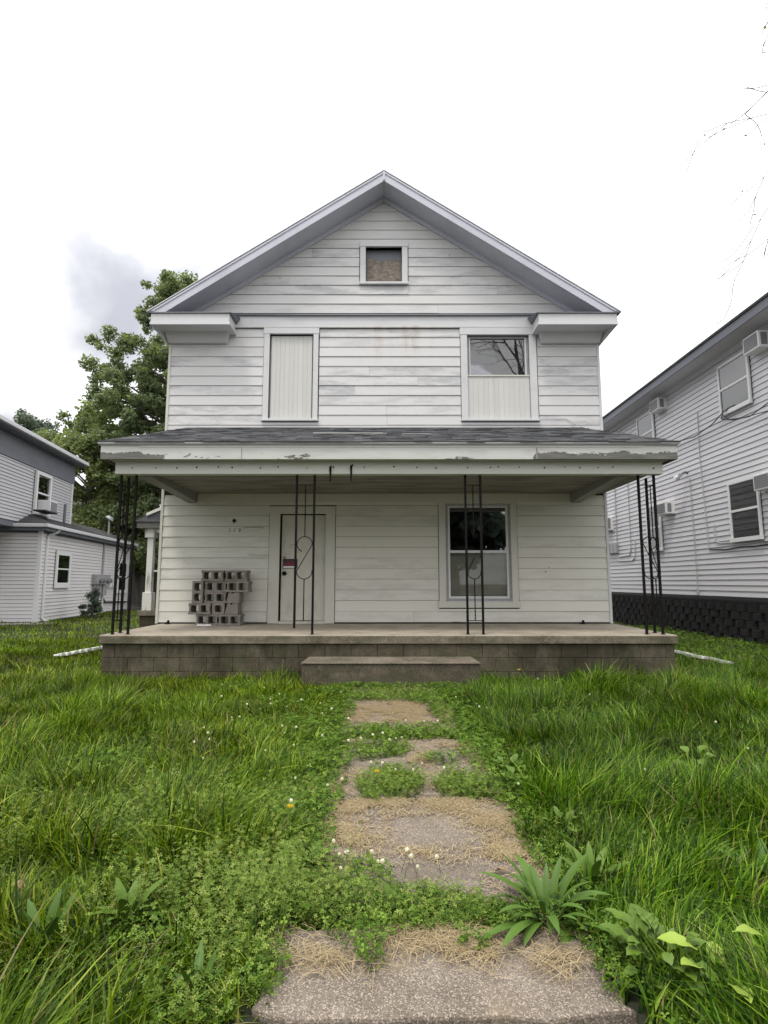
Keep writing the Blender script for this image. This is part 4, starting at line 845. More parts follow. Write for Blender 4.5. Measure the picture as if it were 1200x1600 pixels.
for s in (-1, 1): MB().prism([(-23.8, 9.4), (-23.8 + s * 3.9, 6.45), (-23.8 + s * 3.9, 6.2), (-23.8, 9.15)], 33.5, 42.4).build('roof', 'metal_white', G)

# ------------------------------------------------------------------ trees
def leaf_cloud(centres, radii, n, size, cols, flat=.75, seed=0):
    g = np.random.default_rng(seed); C = np.array(centres); Rr = np.array(radii); w_ = Rr ** 2.2; k = g.choice(len(C), n, p=w_ / w_.sum())
    d = g.normal(size=(n, 3)); d /= np.linalg.norm(d, axis=1)[:, None]; rad = g.random(n) ** .6
    P = C[k] + d * (Rr[k] * rad)[:, None] * np.array([1, 1, flat])
    nrm = d * .5 + g.normal(size=(n, 3)) * .6 + np.array([0, 0, .55]); nrm /= np.linalg.norm(nrm, axis=1)[:, None]
    a = np.cross(nrm, g.normal(size=(n, 3))); a /= np.linalg.norm(a, axis=1)[:, None]; b = np.cross(nrm, a); s = size * g.uniform(.6, 1.3, n)[:, None]
    V = np.stack([P - a * s, P + b * s * .62 - nrm * s * .12, P + a * s, P - b * s * .62 - nrm * s * .12], 1).reshape(-1, 3); F = np.arange(4 * n).reshape(n, 4)
    cs = np.array(cols); ci = cs[(k * 7 + g.integers(0, 2, n)) % len(cs)] * g.uniform(.75, 1.25, n)[:, None]
    return V, F, np.repeat(ci, 4, 0)
def tree(name, label, base, crown, nclump, clump_r, nleaf, lsize, cols, trunk_r, seed, group=None, flat=.75, bare=None, upto=1.):
    """crown: ellipsoids (cx,cy,cz,rx,ry,rz) in scene coordinates"""
    rr = random.Random(seed); t = thing(name, label, 'tree', base, group=group); C = []; Rd = []
    vol = [e[3] * e[4] * e[5] for e in crown]
    while len(C) < nclump:
        e = rr.choices(crown, vol)[0]; d = Vector((rr.gauss(0, 1), rr.gauss(0, 1), rr.gauss(0, 1))).normalized() * (rr.random() ** .4)
        C.append((e[0] + d.x * e[3], e[1] + d.y * e[4], e[2] + d.z * e[5])); Rd.append(clump_r * rr.uniform(.55, 1.25))
    top = Vector((sum(e[0] * v for e, v in zip(crown, vol)) / sum(vol), sum(e[1] * v for e, v in zip(crown, vol)) / sum(vol), max(e[2] + e[5] * .55 for e in crown)))
    b = Vector(base); mt = MB(); zs = [b.z - .1, b.z + (top.z - b.z) * .3, b.z + (top.z - b.z) * .62, top.z]
    ax = [b + (top - b) * ((z - b.z) / max(.1, top.z - b.z)) + Vector((rr.uniform(-.15, .15), rr.uniform(-.15, .15), 0)) * (i > 0) for i, z in enumerate(zs)]
    for i, z in enumerate(zs): ax[i].z = z
    mt.tube(ax, [trunk_r * 1.25, trunk_r, trunk_r * .65, trunk_r * .15], 9)
    def on_axis(z):
        for i in range(3):
            if z <= zs[i + 1] or i == 2: return ax[i].lerp(ax[i + 1], max(0, min(1, (z - zs[i]) / (zs[i + 1] - zs[i]))))
    for i in range(0, nclump, max(1, nclump // 60)):
        c = Vector(C[i]); hor = math.hypot(c.x - top.x, c.y - top.y); s = on_axis(max(b.z + 1.2, min(c.z - hor * .55, top.z - .4))); mid = s.lerp(c, .5) + Vector((rr.uniform(-.2, .2), rr.uniform(-.2, .2), rr.uniform(0, .35)))
        r0 = trunk_r * .28; mt.tube([s, mid, c], [r0, r0 * .55, r0 * .12], 5, False)
    mt.build('trunk', 'bark', t)
    V, F, c_ = leaf_cloud(C, Rd, nleaf, lsize, cols, flat, seed)
    link('crown', mesh_np('crown', V, F, c_, 'leafage'), None, t); return t
G1 = [(.17, .22, .12), (.20, .25, .125), (.15, .195, .12), (.22, .27, .125)]  # leaf colours here and below lifted and greyed to imitate haze
G2 = [(.20, .25, .11), (.23, .28, .115), (.18, .225, .11)]
GD = [(.11, .145, .12), (.12, .16, .12), (.10, .13, .11)]
tree('maple_tree', 'tall maple rising behind the left eave of the white house', (-11.0, 19.5, 0), [(-10.2, 19.5, 12.6, 4.6, 3.6, 4.6), (-12.4, 19.2, 11.4, 4.0, 3.2, 3.4), (-10.4, 19, 16.4, 2.6, 2.4, 2.6), (-14.8, 19, 9.6, 2.6, 2.4, 1.7), (-12, 19, 8, 3.5, 2.5, 2), (-14.0, 19, 12.8, 2.8, 2.4, 3.0), (-11.6, 19, 16.8, 2.2, 2.0, 2.2)], 380, .52, 70000, .095, G1, .38, 3)
tree('leafy_tree', 'loose leafy tree filling the gap between the left-hand roof and the maple', (-17.5, 22, 0), [(-17.2, 22, 10.4, 2.4, 2.4, 2.4), (-16.0, 21, 8.0, 3.0, 2.4, 3.0), (-19.8, 22, 8.6, 2.0, 2, 1.8)], 80, .75, 16000, .13, G2, .25, 5)
tree('dark_tree', 'dense dark blue-green tree behind the roof at the left edge', (-25.2, 29, 0), [(-25.6, 29, 12.2, 1.7, 1.9, 2.0), (-25.2, 29, 9.4, 2.4, 2.3, 2.6)], 60, .85, 16000, .12, GD, .28, 8)
tree('small_tree', 'low bushy tree growing behind the left-hand wing roof', (-12.0, 20.5, 0), [(-12.6, 20.3, 4.6, 3.0, 1.4, 3.2), (-9.6, 20.2, 4.8, 2.8, 1.4, 3.4)], 130, .75, 36000, .10, G1, .2, 12)
tree('round_tree', 'bright green bush-like tree in the gap left of the porch', (-13.6, 21.0, 0), [(-15.2, 21.2, 5.0, 2.6, 1.3, 2.6), (-14.0, 21.2, 7.0, 2.4, 1.3, 1.7)], 80, .7, 20000, .115, G2, .16, 14)
# across the street, seen only in the panes
for i, (x, y, h) in enumerate(((-9, -34, 11), (6, -36, 12), (17, -33, 10), (-22, -35, 12))):
    tree('street_tree', ('round tree across the street left of the walk', 'round tree across the street opposite the porch window', 'round tree across the street to the right', 'round tree far left across the street')[i], (x, y, -.2), [(x, y, h * .6, 4.6, 4.2, h * .38)], 60, 1.7, 9000, .42, GD, .35, 30 + i, 'trees across the street')
# the tree that stands by the kerb to the right of the photographer and trails thin twigs into the sky
KT = thing('kerb_tree', 'bare-twigged tree whose thin branches hang into the sky at top right', 'tree', (6.4, -12.6, -.2))
kt = MB(); kt.tube([(6.4, -12.6, -.3), (6.5, -12.6, 3.5), (6.3, -12.5, 7.5), (6.2, -12.4, 11), (6.1, -12.3, 14.5)], [.3, .24, .19, .12, .03], 10); rr = random.Random(4); tips = []
def branch(p, d, L, r, depth):
    pts = [p]; q = p.copy(); dd = d.normalized(); n = 5
    for i in range(n):
        dd = (dd + Vector((rr.gauss(0, .13), rr.gauss(0, .13), rr.gauss(0, .13)))).normalized(); q = q + dd * (L / n); pts.append(q.copy())
    kt.tube(pts, [max(.0046, r * (1 - .75 * i / n)) for i in range(n + 1)], 5, False)
    if depth > 0:
        for i in (2, 3, 4, 5):
            for _ in range(1 + (depth > 1 and rr.random() < .5)):
                nd = (dd + Vector((rr.gauss(0, .6), rr.gauss(0, .6), rr.gauss(-.1, .5)))).normalized(); branch(pts[i], nd, L * rr.uniform(.35, .6), r * .45, depth - 1)
    else: tips.append(pts[-1]); tips.append(pts[3])
for z, d, L, r in ((7.5, (-.05, .5, 1), 5.5, .1), (8.2, (-.12, .1, 1), 5, .09), (9, (.6, -.2, .8), 4.5, .08), (9.6, (-.35, .1, 1), 4, .07), (6.8, (.7, .5, .7), 4.5, .08)): branch(Vector((6.3, -12.5, z)), Vector(d), L, r, 3)
lp = [Vector((6.35, -12.5, 6.9)), Vector((6.3, -10.6, 8.7)), Vector((6.2, -8.6, 9.3)), Vector((6.0, -6.8, 9.0)), Vector((5.7, -5.4, 8.3))]
kt.tube(lp, [.07, .055, .04, .028, .012], 7, False)
for p, d, L in ((lp[4], (-.55, .15, -.75), 1.4), (lp[4], (-.75, .1, -.2), 1.3), (lp[3], (-.45, .5, -.95), 2.3), (lp[4], (-.2, .3, -1), 2.3), (lp[3], (-.6, .6, -.45), 1.6), (Vector((5.55, -5.3, 7.6)), (-.5, .1, -.9), 1.6)): branch(Vector(p), Vector(d), L, .011, 2)
kt.build('trunk', 'glare_pale_bark', KT)
V, F, c_ = leaf_cloud([tuple(t_) for t_ in tips], [.10 if t_.y > -8 else .22 for t_ in tips], int(len(tips) * 1.6), .022, G1, 1, 44); link('crown', mesh_np('crown', V, F, c_, 'leafage'), None, KT)
# sapling against the left-hand wing
tree('sapling', 'small dark evergreen sapling against the pale left-hand wing', (-11.15, 10.9, .1), [(-11.15, 10.9, .42, .42, .3, .3), (-11.05, 10.9, .85, .26, .2, .3), (-10.98, 10.9, 1.15, .14, .12, .15)], 30, .14, 1500, .05, GD, .03, 21)

# ------------------------------------------------------------------ lawn
SLP = SLABS
def in_slab(x, y, grow=0.):
    m = np.zeros(np.shape(x), bool)
    for x0, x1, y0, y1 in SLP: m |= (x > x0 - grow) & (x < x1 + grow) & (y > y0 - grow) & (y < y1 + grow)
    return m
OVERGROW = [(.02, -6.42, .24, .34), (.55, -6.46, .21, .27), (-.1, -5.62, .33, .26), (.46, -5.92, .17, .09), (.2, -5.1, .9, .24), (-.45, -5.9, .18, .9), (.80, -5.7, .16, .7), (.72, -4.2, .22, .7), (-.48, -4.3, .14, .7), (.1, -3.35, .9, .36), (.1, -2.85, .9, .22), (.6, -3.75, .3, .2),
    (-.32, -7.88, .36, .22), (.05, -7.99, .32, .16), (.40, -8.02, .36, .10), (.74, -7.98, .16, .12), (-.10, -8.14, .14, .10), (-.05, -8.27, .05, .09), (.36, -8.2, .07, .07), (-.40, -7.3, .12, .5), (.86, -7.2, .12, .6), (-.45, -8.3, .09, .3), (.86, -8.3, .09, .3), (-.22, -7.68, .22, .14), (-.42, -6.5, .15, .5), (.82, -6.6, .12, .6)]
def patch(x, y):
    m = np.zeros(np.shape(x))
    for cx, cy, rx, ry in OVERGROW: m = np.maximum(m, 1.25 - np.sqrt(((x - cx) / rx) ** 2 + ((y - cy) / ry) ** 2) + .5 * (vnoise(x, y, 9, 5) - .5))
    return m > .25
def occupied(x, y):
    """under the house, its porch, the step or the neighbours"""
    return ((x > PX0 - .02) & (x < PX1 + .02) & (y > PY - .01)) | ((x > -1.16) & (x < 1.34) & (y > -2.74) & (y < -2)) | (x > 7.86) | ((x > -5.7) & (x < -4) & (y > 2.5)) | ((x + 11.7) * .99 + (y - 8.4) * .14 < .05) & (y > 8.3 + (x + 11.7) * .14)
def edge_dist(x):  # distance outside the walk strip
    return np.maximum(-.40 - x, x - .78)
def scatter(n, x0, x1, y0, y1): return RNG.uniform(x0, x1, n), RNG.uniform(y0, y1, n)
def in_view(x, y, m=1.7):
    z = y - CAM.y; return np.abs(x) < .72 * z + m
PAL = np.array([(.094, .180, .007), (.148, .255, .009), (.230, .345, .016), (.050, .110, .005), (.365, .450, .055), (.027, .068, .005), (.130, .227, .009), (.020, .052, .004)])  # darkest and brightest entries imitate shaded gaps and highlights between blades
def blades(x, y, h, wd, col, lean=.45, seg=3, seed=0, z0=None):
    g = np.random.default_rng(seed); n = len(x); az = 9 * vnoise(x, y, 1.4, 91) + g.normal(0, 1.1, n); ln = np.abs(g.normal(0, lean, n)); cv = np.abs(g.normal(.25, .3, n))
    dx, dy = np.cos(az), np.sin(az); fa = az + np.pi / 2 + g.normal(0, .6, n); sx, sy = np.cos(fa), np.sin(fa); z = gz(x, y) if z0 is None else z0
    rows = []; ts = np.linspace(0, 1, seg + 1)
    for t in ts:
        out_ = h * (ln * t + cv * t * t); up = h * (t - .45 * (ln * .5 + cv) * t * t); up = np.maximum(up, h * .12 * t)
        px, py, pz = x + dx * out_, y + dy * out_, z + up - .01 * (t == 0); w_ = wd * (1 - t ** 1.6) * (.75 + .5 * min(t * 3, 1) * .5)
        if t < 1: rows.append(np.stack([px - sx * w_, py - sy * w_, pz], -1)); rows.append(np.stack([px + sx * w_, py + sy * w_, pz], -1))
        else: rows.append(np.stack([px, py, pz], -1))
    k = 2 * seg + 1; V = np.stack(rows, 1).reshape(-1, 3); base = (np.arange(n) * k)[:, None]; F = []
    for i in range(seg - 1): F += [[2 * i, 2 * i + 1, 2 * i + 3], [2 * i, 2 * i + 3, 2 * i + 2]]
    F.append([2 * seg - 2, 2 * seg - 1, 2 * seg]); F = (base[:, None, :] + np.array(F)[None]).reshape(-1, 3)
    return V, F, np.repeat(col, k, 0)
def join(parts):
    Vs, Fs, Cs, o = [], [], [], 0
    for V, F, C in parts: Vs.append(V); Fs.append(F + o); Cs.append(C); o += len(V)
    return np.concatenate(Vs), np.concatenate(Fs), np.concatenate(Cs)
def clover_zone(x, y):
    """how strongly clover replaces grass"""
    e = edge_dist(x); left = np.clip(1 - np.where(x < .2, e / .75, e / .35), 0, 1)
    patchy = np.clip((vnoise(x, y, 1.1, 11) - .62) * 5, 0, 1) * .6; bl = np.clip(1 - np.hypot((x + 1.0) / 1.1, (y + 7.8) / 1.0), 0, 1) * 1.3 * np.clip((vnoise(x, y, 3.1, 13) - .35) * 3, 0, 1)
    front = np.clip(1 - np.hypot((x + .9) / .9, (y + 4.8) / 2.2), 0, 1) * .7
    side = np.where((x > 4.5) & (y > -.6), .75, 0)
    return np.clip(np.maximum.reduce([left * (.35 + .9 * vnoise(x, y, 3, 12)), patchy, bl, front, side]), 0, 1)
def grass_zone(n, x0, x1, y0, y1, hs, wd, seg, seed, keep_slab=True):
    x, y = scatter(n, x0, x1, y0, y1); pt = patch(x, y); sl_in = in_slab(x, y, -.015 + .06 * (vnoise(x, y, 6, 21) - .5).mean()) & ~pt
    wob = .10 * (vnoise(x, y, 7, 22) - .35); strip = (np.abs(x - .19) < .60 - wob) & (y < -2.66) & (y > -8.6)
    lo = strip & ~pt & (RNG.random(n) < .93)
    cz = clover_zone(x, y); ok = in_view(x, y) & ~occupied(x, y) & ~sl_in & ~lo & (RNG.random(n) > cz * .72) & (RNG.random(n) < .45 + .85 * vnoise(x, y, 5, 23)); ok &= ~((x > -.45) & (x < .84) & (y < -8.5))
    x, y = x[ok], y[ok]; m = len(x); cz = cz[ok]
    big = vnoise(x, y, .55, 31); mid = vnoise(x, y, 2.3, 32); tuft = vnoise(x, y, 6, 33); e = np.clip(edge_dist(x) / .6, 0, 1)
    h = hs * (.22 + .45 * big + 1.5 * mid * tuft * tuft + .35 * RNG.random(m) ** 2) * (.55 + .45 * e) * (1 - .35 * cz) * np.where(patch(x, y) & (np.abs(x - .19) < .6), .42, 1)
    h *= np.where(x > 1, 1.12, 1.0); ci = RNG.integers(0, len(PAL), m); col = PAL[ci] * RNG.uniform(.55, 1.25, m)[:, None] * (.55 + .75 * vnoise(x, y, 1.7, 35))[:, None]
    warm = np.clip((vnoise(x, y, .8, 34) - .3) * 1.6, 0, 1)[:, None] * np.where(x < .2, 1., .35)[:, None]; col = col * (1 - warm * .5) + col * np.array([1.45, 1.12, 1.1]) * warm * .5
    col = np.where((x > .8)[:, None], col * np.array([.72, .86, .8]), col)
    dry = RNG.random(m) < .025 + .04 * (vnoise(x, y, 2.6, 36) > .7); col[dry] = np.array([.30, .25, .11]) * RNG.uniform(.7, 1.2, dry.sum())[:, None]
    tall = RNG.random(m) < .03; h = np.where(tall, h * 1.5, h)
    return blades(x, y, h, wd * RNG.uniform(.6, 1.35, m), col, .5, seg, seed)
parts = [grass_zone(139000, -4.5, 4.5, -9.3, -6.6, .29, .0052, 4, 1), grass_zone(195000, -7.4, 7.4, -6.6, -2.2, .225, .0056, 3, 2),
         grass_zone(30000, -9, -4.0, -2.6, 3.5, .16, .008, 2, 3), grass_zone(26000, -12.8, -4.2, 3.5, 16, .12, .011, 2, 4), grass_zone(19000, 4.2, 8, -2.4, 2.5, .16, .008, 2, 5), grass_zone(8000, 4.3, 8, 2.5, 12, .12, .011, 2, 6)]
V, F, C_ = join(parts); tag(link('grass', mesh_np('grass', V, F, C_, 'grass_blade'), None), 'long uncut green grass covering the front lawn', 'grass', kind='stuff')
NG = len(F)
# clover: three notched leaflets on a short stalk
def leaflets(x, y, z, size, col, k=3, tilt=.35, seed=0, aspect=.8):
    g = np.random.default_rng(seed); n = len(x); nrm = np.stack([g.normal(0, tilt, n), g.normal(0, tilt, n), np.ones(n)], -1); nrm /= np.linalg.norm(nrm, axis=1)[:, None]
    a = np.cross(nrm, np.array([1., .3, 0])); a /= np.linalg.norm(a, axis=1)[:, None]; b = np.cross(nrm, a); ph = g.uniform(0, 2 * np.pi, n); C = np.stack([x, y, z], -1); Vs = []
    for j in range(k):
        an = ph + 2 * np.pi * j / k; d = a * np.cos(an)[:, None] + b * np.sin(an)[:, None]; q = -a * np.sin(an)[:, None] + b * np.cos(an)[:, None]; s = size[:, None]
        Vs.append(np.stack([C, C + d * s * .65 + q * s * .5 * aspect + nrm * s * .16, C + d * s * .98 + q * s * .2 * aspect + nrm * s * .10, C + d * s * .9, C + d * s * .98 - q * s * .2 * aspect + nrm * s * .10, C + d * s * .65 - q * s * .5 * aspect + nrm * s * .16], 1))
    V = np.concatenate(Vs, 1).reshape(-1, 3); base = (np.arange(n * k) * 6)[:, None]
    F = (base[:, None, :] + np.array([[0, 3, 2], [0, 2, 1], [0, 4, 3], [0, 5, 4]])[None]).reshape(-1, 3); return V, F, np.repeat(col, 6 * k, 0)
def clover(n, x0, x1, y0, y1, size, seed, force=False):
    x, y = scatter(n, x0, x1, y0, y1); pt = patch(x, y); cz = clover_zone(x, y) * ((edge_dist(x) > -.03 - .12 * (vnoise(x, y, 6, 41) - .3)) | (y > -2.7)); cz = np.where(pt, .95, cz)
    ok = in_view(x, y) & ~occupied(x, y) & (RNG.random(n) < cz * (.4 + .8 * vnoise(x, y, 6, 42))) & ~(in_slab(x, y, -.02) & ~pt) & ~((x > -.5) & (x < .9) & (y < -8.48)); x, y = x[ok], y[ok]; m = len(x)
    z = np.maximum(gz(x, y), 0) + .02 + RNG.random(m) ** .7 * (.045 + .07 * vnoise(x, y, 2.5, 43)) ; pal = np.array([(.085, .165, .018), (.13, .225, .024), (.058, .115, .016), (.19, .29, .045)])
    col = pal[RNG.integers(0, 4, m)] * RNG.uniform(.75, 1.25, m)[:, None]; return leaflets(x, y, z, size * RNG.uniform(.6, 1.3, m), col, 3, .4, seed)
V, F, C_ = join([clover(70000, -3, 2.2, -8.9, -6.3, .014, 51), clover(70000, -3.0, 2.0, -6.3, -2.3, .018, 52), clover(26000, 4.2, 8, -2, 6, .024, 53)])
tag(link('clover', mesh_np('clover', V, F, C_, 'herb'), None), 'low clover leaves creeping over the edges and joints of the walk', 'clover', kind='stuff')
# fine pale bedstraw-like weed, thick in the left foreground
def fineweed(n, cx, cy, rx, ry, seed, hh=.23, free=False):
    g = np.random.default_rng(seed); a = g.uniform(0, 2 * np.pi, n); r = np.sqrt(g.random(n)); x, y = cx + rx * r * np.cos(a), cy + ry * r * np.sin(a)
    ok = ((edge_dist(x) > .02) | free) & in_view(x, y, .3) & (g.random(n) < (.6 if free else .04) + 1.3 * np.clip((vnoise(x, y, 2.9, 61) - .45) * 3.5, 0, 1)); x, y = x[ok], y[ok]; m = len(x); h = hh * g.uniform(.5, 1.2, m) * (.6 + .6 * vnoise(x, y, 2, 62)); dx, dy = g.normal(0, .3, m), g.normal(0, .3, m); P = []
    pal = np.array([(.18, .27, .05), (.23, .32, .065), (.13, .21, .04), (.28, .34, .08)]); pc = pal[g.integers(0, 4, m)]
    for k in range(9):
        t = (k + 1) / 9; j = g.normal(0, .008, (m, 2)); P.append(leaflets(x + dx * h * t + j[:, 0], y + dy * h * t + j[:, 1], gz(x, y) + h * t, g.uniform(.007, .014, m), pc * g.uniform(.75, 1.2, m)[:, None], 4, .5, seed + k, .55))
    return join(P)
V, F, C_ = join([fineweed(4200, -1.45, -7.7, 1.1, 1.0, 71), fineweed(700, -.62, -6.2, .35, .7, 72, .12), fineweed(420, .55, -6.2, .24, .2, 73, .12), fineweed(500, -.75, -8.4, .35, .25, 74, .12), fineweed(300, 1.25, -7.4, .5, .4, 75, .14), fineweed(900, .0, -7.95, .55, .16, 76, .15, True), fineweed(420, .02, -6.42, .23, .3, 77, .15, True), fineweed(380, .55, -6.46, .2, .25, 78, .15, True), fineweed(320, -.1, -5.62, .32, .22, 79, .10, True), fineweed(500, .2, -5.1, .6, .16, 80, .13, True), fineweed(500, .1, -3.3, .65, .3, 83, .14, True), fineweed(350, -.38, -7.75, .25, .3, 84, .17, True)])
tag(link('bedstraw', mesh_np('bedstraw', V, F, C_, 'herb'), None), 'pale fine-leaved weed spread through the left foreground grass', 'weed', kind='stuff')
# dead straw lying on the slabs
def straw(spots, seed):
    P = []; g = np.random.default_rng(seed)
    for cx, cy, rx, ry, n, L in spots:
        n = int(n * 2.6); x, y = cx + rx * np.clip(g.normal(0, .6, n), -1.6, 1.6), cy + ry * np.clip(g.normal(0, .6, n), -1.6, 1.6); ok = in_slab(x, y, .02) & (g.random(n) < .15 + 1.2 * np.clip((vnoise(x, y, 7, 82) - .3) * 2, 0, 1)); x, y = x[ok], y[ok]; m = len(x)
        az = g.normal(0, 1.1, m) + g.integers(0, 2, m) * np.pi; l = L * g.uniform(.2, 1.3, m); d = np.stack([np.cos(az), np.sin(az), g.normal(0, .05, m)], -1); s = np.stack([-np.sin(az), np.cos(az), np.zeros(m)], -1) * (g.uniform(.0005, .0012, m) * (1 + (-8 < cy) * .5))[:, None]
        C = np.stack([x, y, .031 + g.random(m) * .016], -1); bow = np.array([0, 0, .006]); side_ = s * g.normal(0, 2.5, m)[:, None]
        V = np.stack([C - d * l[:, None] / 2 - s, C - d * l[:, None] / 2 + s, C + s + bow + side_, C - s + bow + side_, C + d * l[:, None] / 2 + s, C + d * l[:, None] / 2 - s], 1).reshape(-1, 3)
        F = ((np.arange(m) * 6)[:, None, None] + np.array([[0, 1, 2], [0, 2, 3], [3, 2, 4], [3, 4, 5]])[None]).reshape(-1, 3)
        P.append((V, F, np.repeat(np.array([(.38, .295, .165), (.43, .345, .21), (.29, .22, .125)])[g.integers(0, 3, m)] * g.uniform(.8, 1.2, m)[:, None], 6, 0)))
    return join(P)
V, F, C_ = straw([(-.25, -8.22, .26, .13, 420, .09), (.27, -8.2, .17, .10, 260, .09), (.42, -8.25, .12, .10, 120, .08), (.66, -8.24, .17, .13, 330, .13), (.02, -8.15, .5, .07, 260, .08),
    (-.22, -7.15, .16, .38, 2600, .055), (.2, -6.82, .62, .13, 3200, .055), (.68, -7.1, .18, .42, 1900, .06), (.52, -7.45, .34, .10, 800, .06), (.7, -7.7, .15, .2, 350, .06), (.25, -7.3, .5, .5, 220, .03),
    (.30, -6.0, .10, .32, 700, .06), (.6, -6.5, .25, .14, 600, .06), (-.25, -6.4, .16, .28, 500, .06), (.62, -5.5, .22, .18, 450, .06), (-.1, -5.4, .4, .12, 350, .06), (.72, -6.1, .1, .4, 400, .06),
    (.12, -4.2, .62, .62, 9000, .07), (.1, -3.95, .6, .4, 3000, .07), (.1, -3.1, .6, .25, 1500, .07)], 81)
tag(link('dry_straw', mesh_np('dry_straw', V, F, C_, 'straw_blade'), None), 'tan dead grass clippings matted on the walk slabs', 'straw', kind='stuff')

# ------------------------------------------------------------------ broad-leaved weeds, each plant a thing with its leaves
def leaf_mesh(L, Wd, arch, fold, wav=0., seed=0, stalk=.12, pw=1.):
    rr = random.Random(seed); n = 9; V = []; F = []
    for i in range(n + 1):
        t = i / n; prof = max(.06, math.sin(math.pi * min(1, max(0, (t - stalk) / (1 - stalk))) ** pw) ** .8) if t > stalk else .09
        wv = Wd * .5 * prof * (1 if t < .999 else .05); a = arch * t; x = L * (math.sin(a) / arch if abs(arch) > 1e-3 else t); z = -L * ((1 - math.cos(a)) / arch if abs(arch) > 1e-3 else 0)
        for j, s in enumerate((-1, -.5, 0, .5, 1)): V.append((x, s * wv, z + abs(s) * wv * fold + wav * wv * math.sin(i * 2.1 + s * 4 + seed)))
    for i in range(n):
        for j in range(4): F.append((i * 5 + j, i * 5 + j + 1, i * 5 + j + 6, i * 5 + j + 5))
    me = bpy.data.meshes.new('leaf'); me.from_pydata(V, [], F)
    for p in me.polygons: p.use_smooth = True
    return me
def plant(label, pos, leaves, n, mat, el=(25, 75), sc=(.6, 1.1), seed=0, name='broadleaf_weed', zoff=.03, cat='plant', spread=.02):
    rr = random.Random(seed); x, y = pos; z = float(gz(x, y)); t = thing(name, label, cat, (x, y, z), group='broad-leaved weeds by the walk')
    for i in range(n):
        me = rr.choice(leaves); 
        if not me.materials: me.materials.append(MATS[mat])
        o = bpy.data.objects.new('leaf', me); COL.objects.link(o); o.parent = t; a = 2.4 * i + rr.uniform(-.4, .4); e = R(el[0] + (el[1] - el[0]) * (i / max(1, n - 1)) + rr.uniform(-8, 8))
        o.location = (spread * math.cos(a), spread * math.sin(a), zoff * rr.uniform(.3, 1.)); o.rotation_euler = (rr.uniform(-.25, .25), -e, a); o.scale = (rr.uniform(*sc),) * 3
    return t
def LM(mat, *spec):
    out_ = [leaf_mesh(*s, seed=k) for k, s in enumerate(spec)]
    for m in out_: m.materials.append(MATS[mat])
    return out_
rib = LM('plantain_leaf', (.26, .034, 1.1, .25), (.23, .030, 1.5, .3), (.28, .036, .8, .2), (.2, .034, 1.9, .3))
dock = LM('dock_leaf', (.14, .075, 1.2, .2, .25), (.12, .07, 1.5, .15, .3), (.15, .065, .9, .2, .2)); dande = LM('dock_leaf', (.17, .042, .9, .2, .12), (.14, .036, 1.3, .2, .12), (.19, .04, .7, .25, .1))
yel = LM('yellow_leaf', (.13, .06, .9, .2, .1)); deep = LM('deep_leaf', (.24, .045, .6, .25, .05), (.27, .05, .4, .2, .05), (.2, .045, .9, .25, .05)); rnd = LM('dock_leaf', (.085, .06, .8, .15, .1), (.07, .055, 1.1, .15, .1))
plant('large ribwort plantain rosette spilling over the corner of the nearest slab', (.70, -8.02), rib, 46, '', (24, 88), (.8, 1.3), 1, 'plantain', spread=.035, zoff=.07)
plant('curly broad-leaved dock plant right of the nearest slab', (.99, -8.42), dock, 34, '', (25, 85), (.45, .95), 2, zoff=.19, spread=.08)
plant('pale yellow-green leaves lying in the grass at the lower right', (1.15, -8.5), yel, 5, '', (20, 50), (.8, 1.1), 3, zoff=.27, spread=.06)
plant('tall deep green broad leaves at the right edge of the lawn', (1.80, -7.80), deep, 12, '', (60, 88), (1., 1.3), 4, spread=.05)
plant('upright weed just behind the large plantain', (.98, -7.78), dande, 12, '', (60, 88), (1., 1.15), 5)
plant('broad upright weed between the two nearest slabs', (.06, -7.97), dande, 16, '', (50, 88), (.65, 1.0), 6)
plant('leafy weed on the left rim of the second slab', (-.36, -7.55), dande, 16, '', (45, 85), (.75, 1.15), 7)
plant('lance-leaved weed standing left of the nearest slab', (-.64, -8.5), deep, 14, '', (50, 88), (.4, .75), 8)
plant('bright lance-leaved weed in the lower left grass', (-1.08, -8.08), dande, 11, '', (62, 88), (.9, 1.3), 9)
plant('weed of upright leaves low in the left corner of the lawn', (-1.32, -8.25), deep, 9, '', (60, 88), (.7, 1.0), 10)
plant('round-leaved weed on the right rim of the third slab', (.92, -6.55), rnd, 16, '', (25, 80), (.8, 1.25), 11, zoff=.12, spread=.06)
plant('round-leaved weed a little behind the one on the right rim', (.95, -6.15), rnd, 12, '', (25, 80), (.8, 1.2), 12, zoff=.11, spread=.06)
plant('pale-leaved weed in the long grass far right', (2.35, -6.2), rnd, 9, '', (20, 70), (1., 1.4), 13, zoff=.2, spread=.06)
plant('broad weed on the left of the walk by the dandelion', (-.52, -7.1), dande, 9, '', (35, 80), (.6, .95), 14)
plant('small weed right of the slab nearest the step', (.95, -3.6), rnd, 12, '', (20, 75), (1., 1.4), 15, zoff=.12, spread=.06)
plant('tuft of lance leaves growing out of the middle of the third slab', (.02, -6.2), deep, 10, '', (45, 85), (.35, .6), 16)
plant('small dock growing on the right bank of the second slab', (1.0, -7.25), dock, 10, '', (35, 80), (.5, .8), 17, zoff=.12, spread=.05)
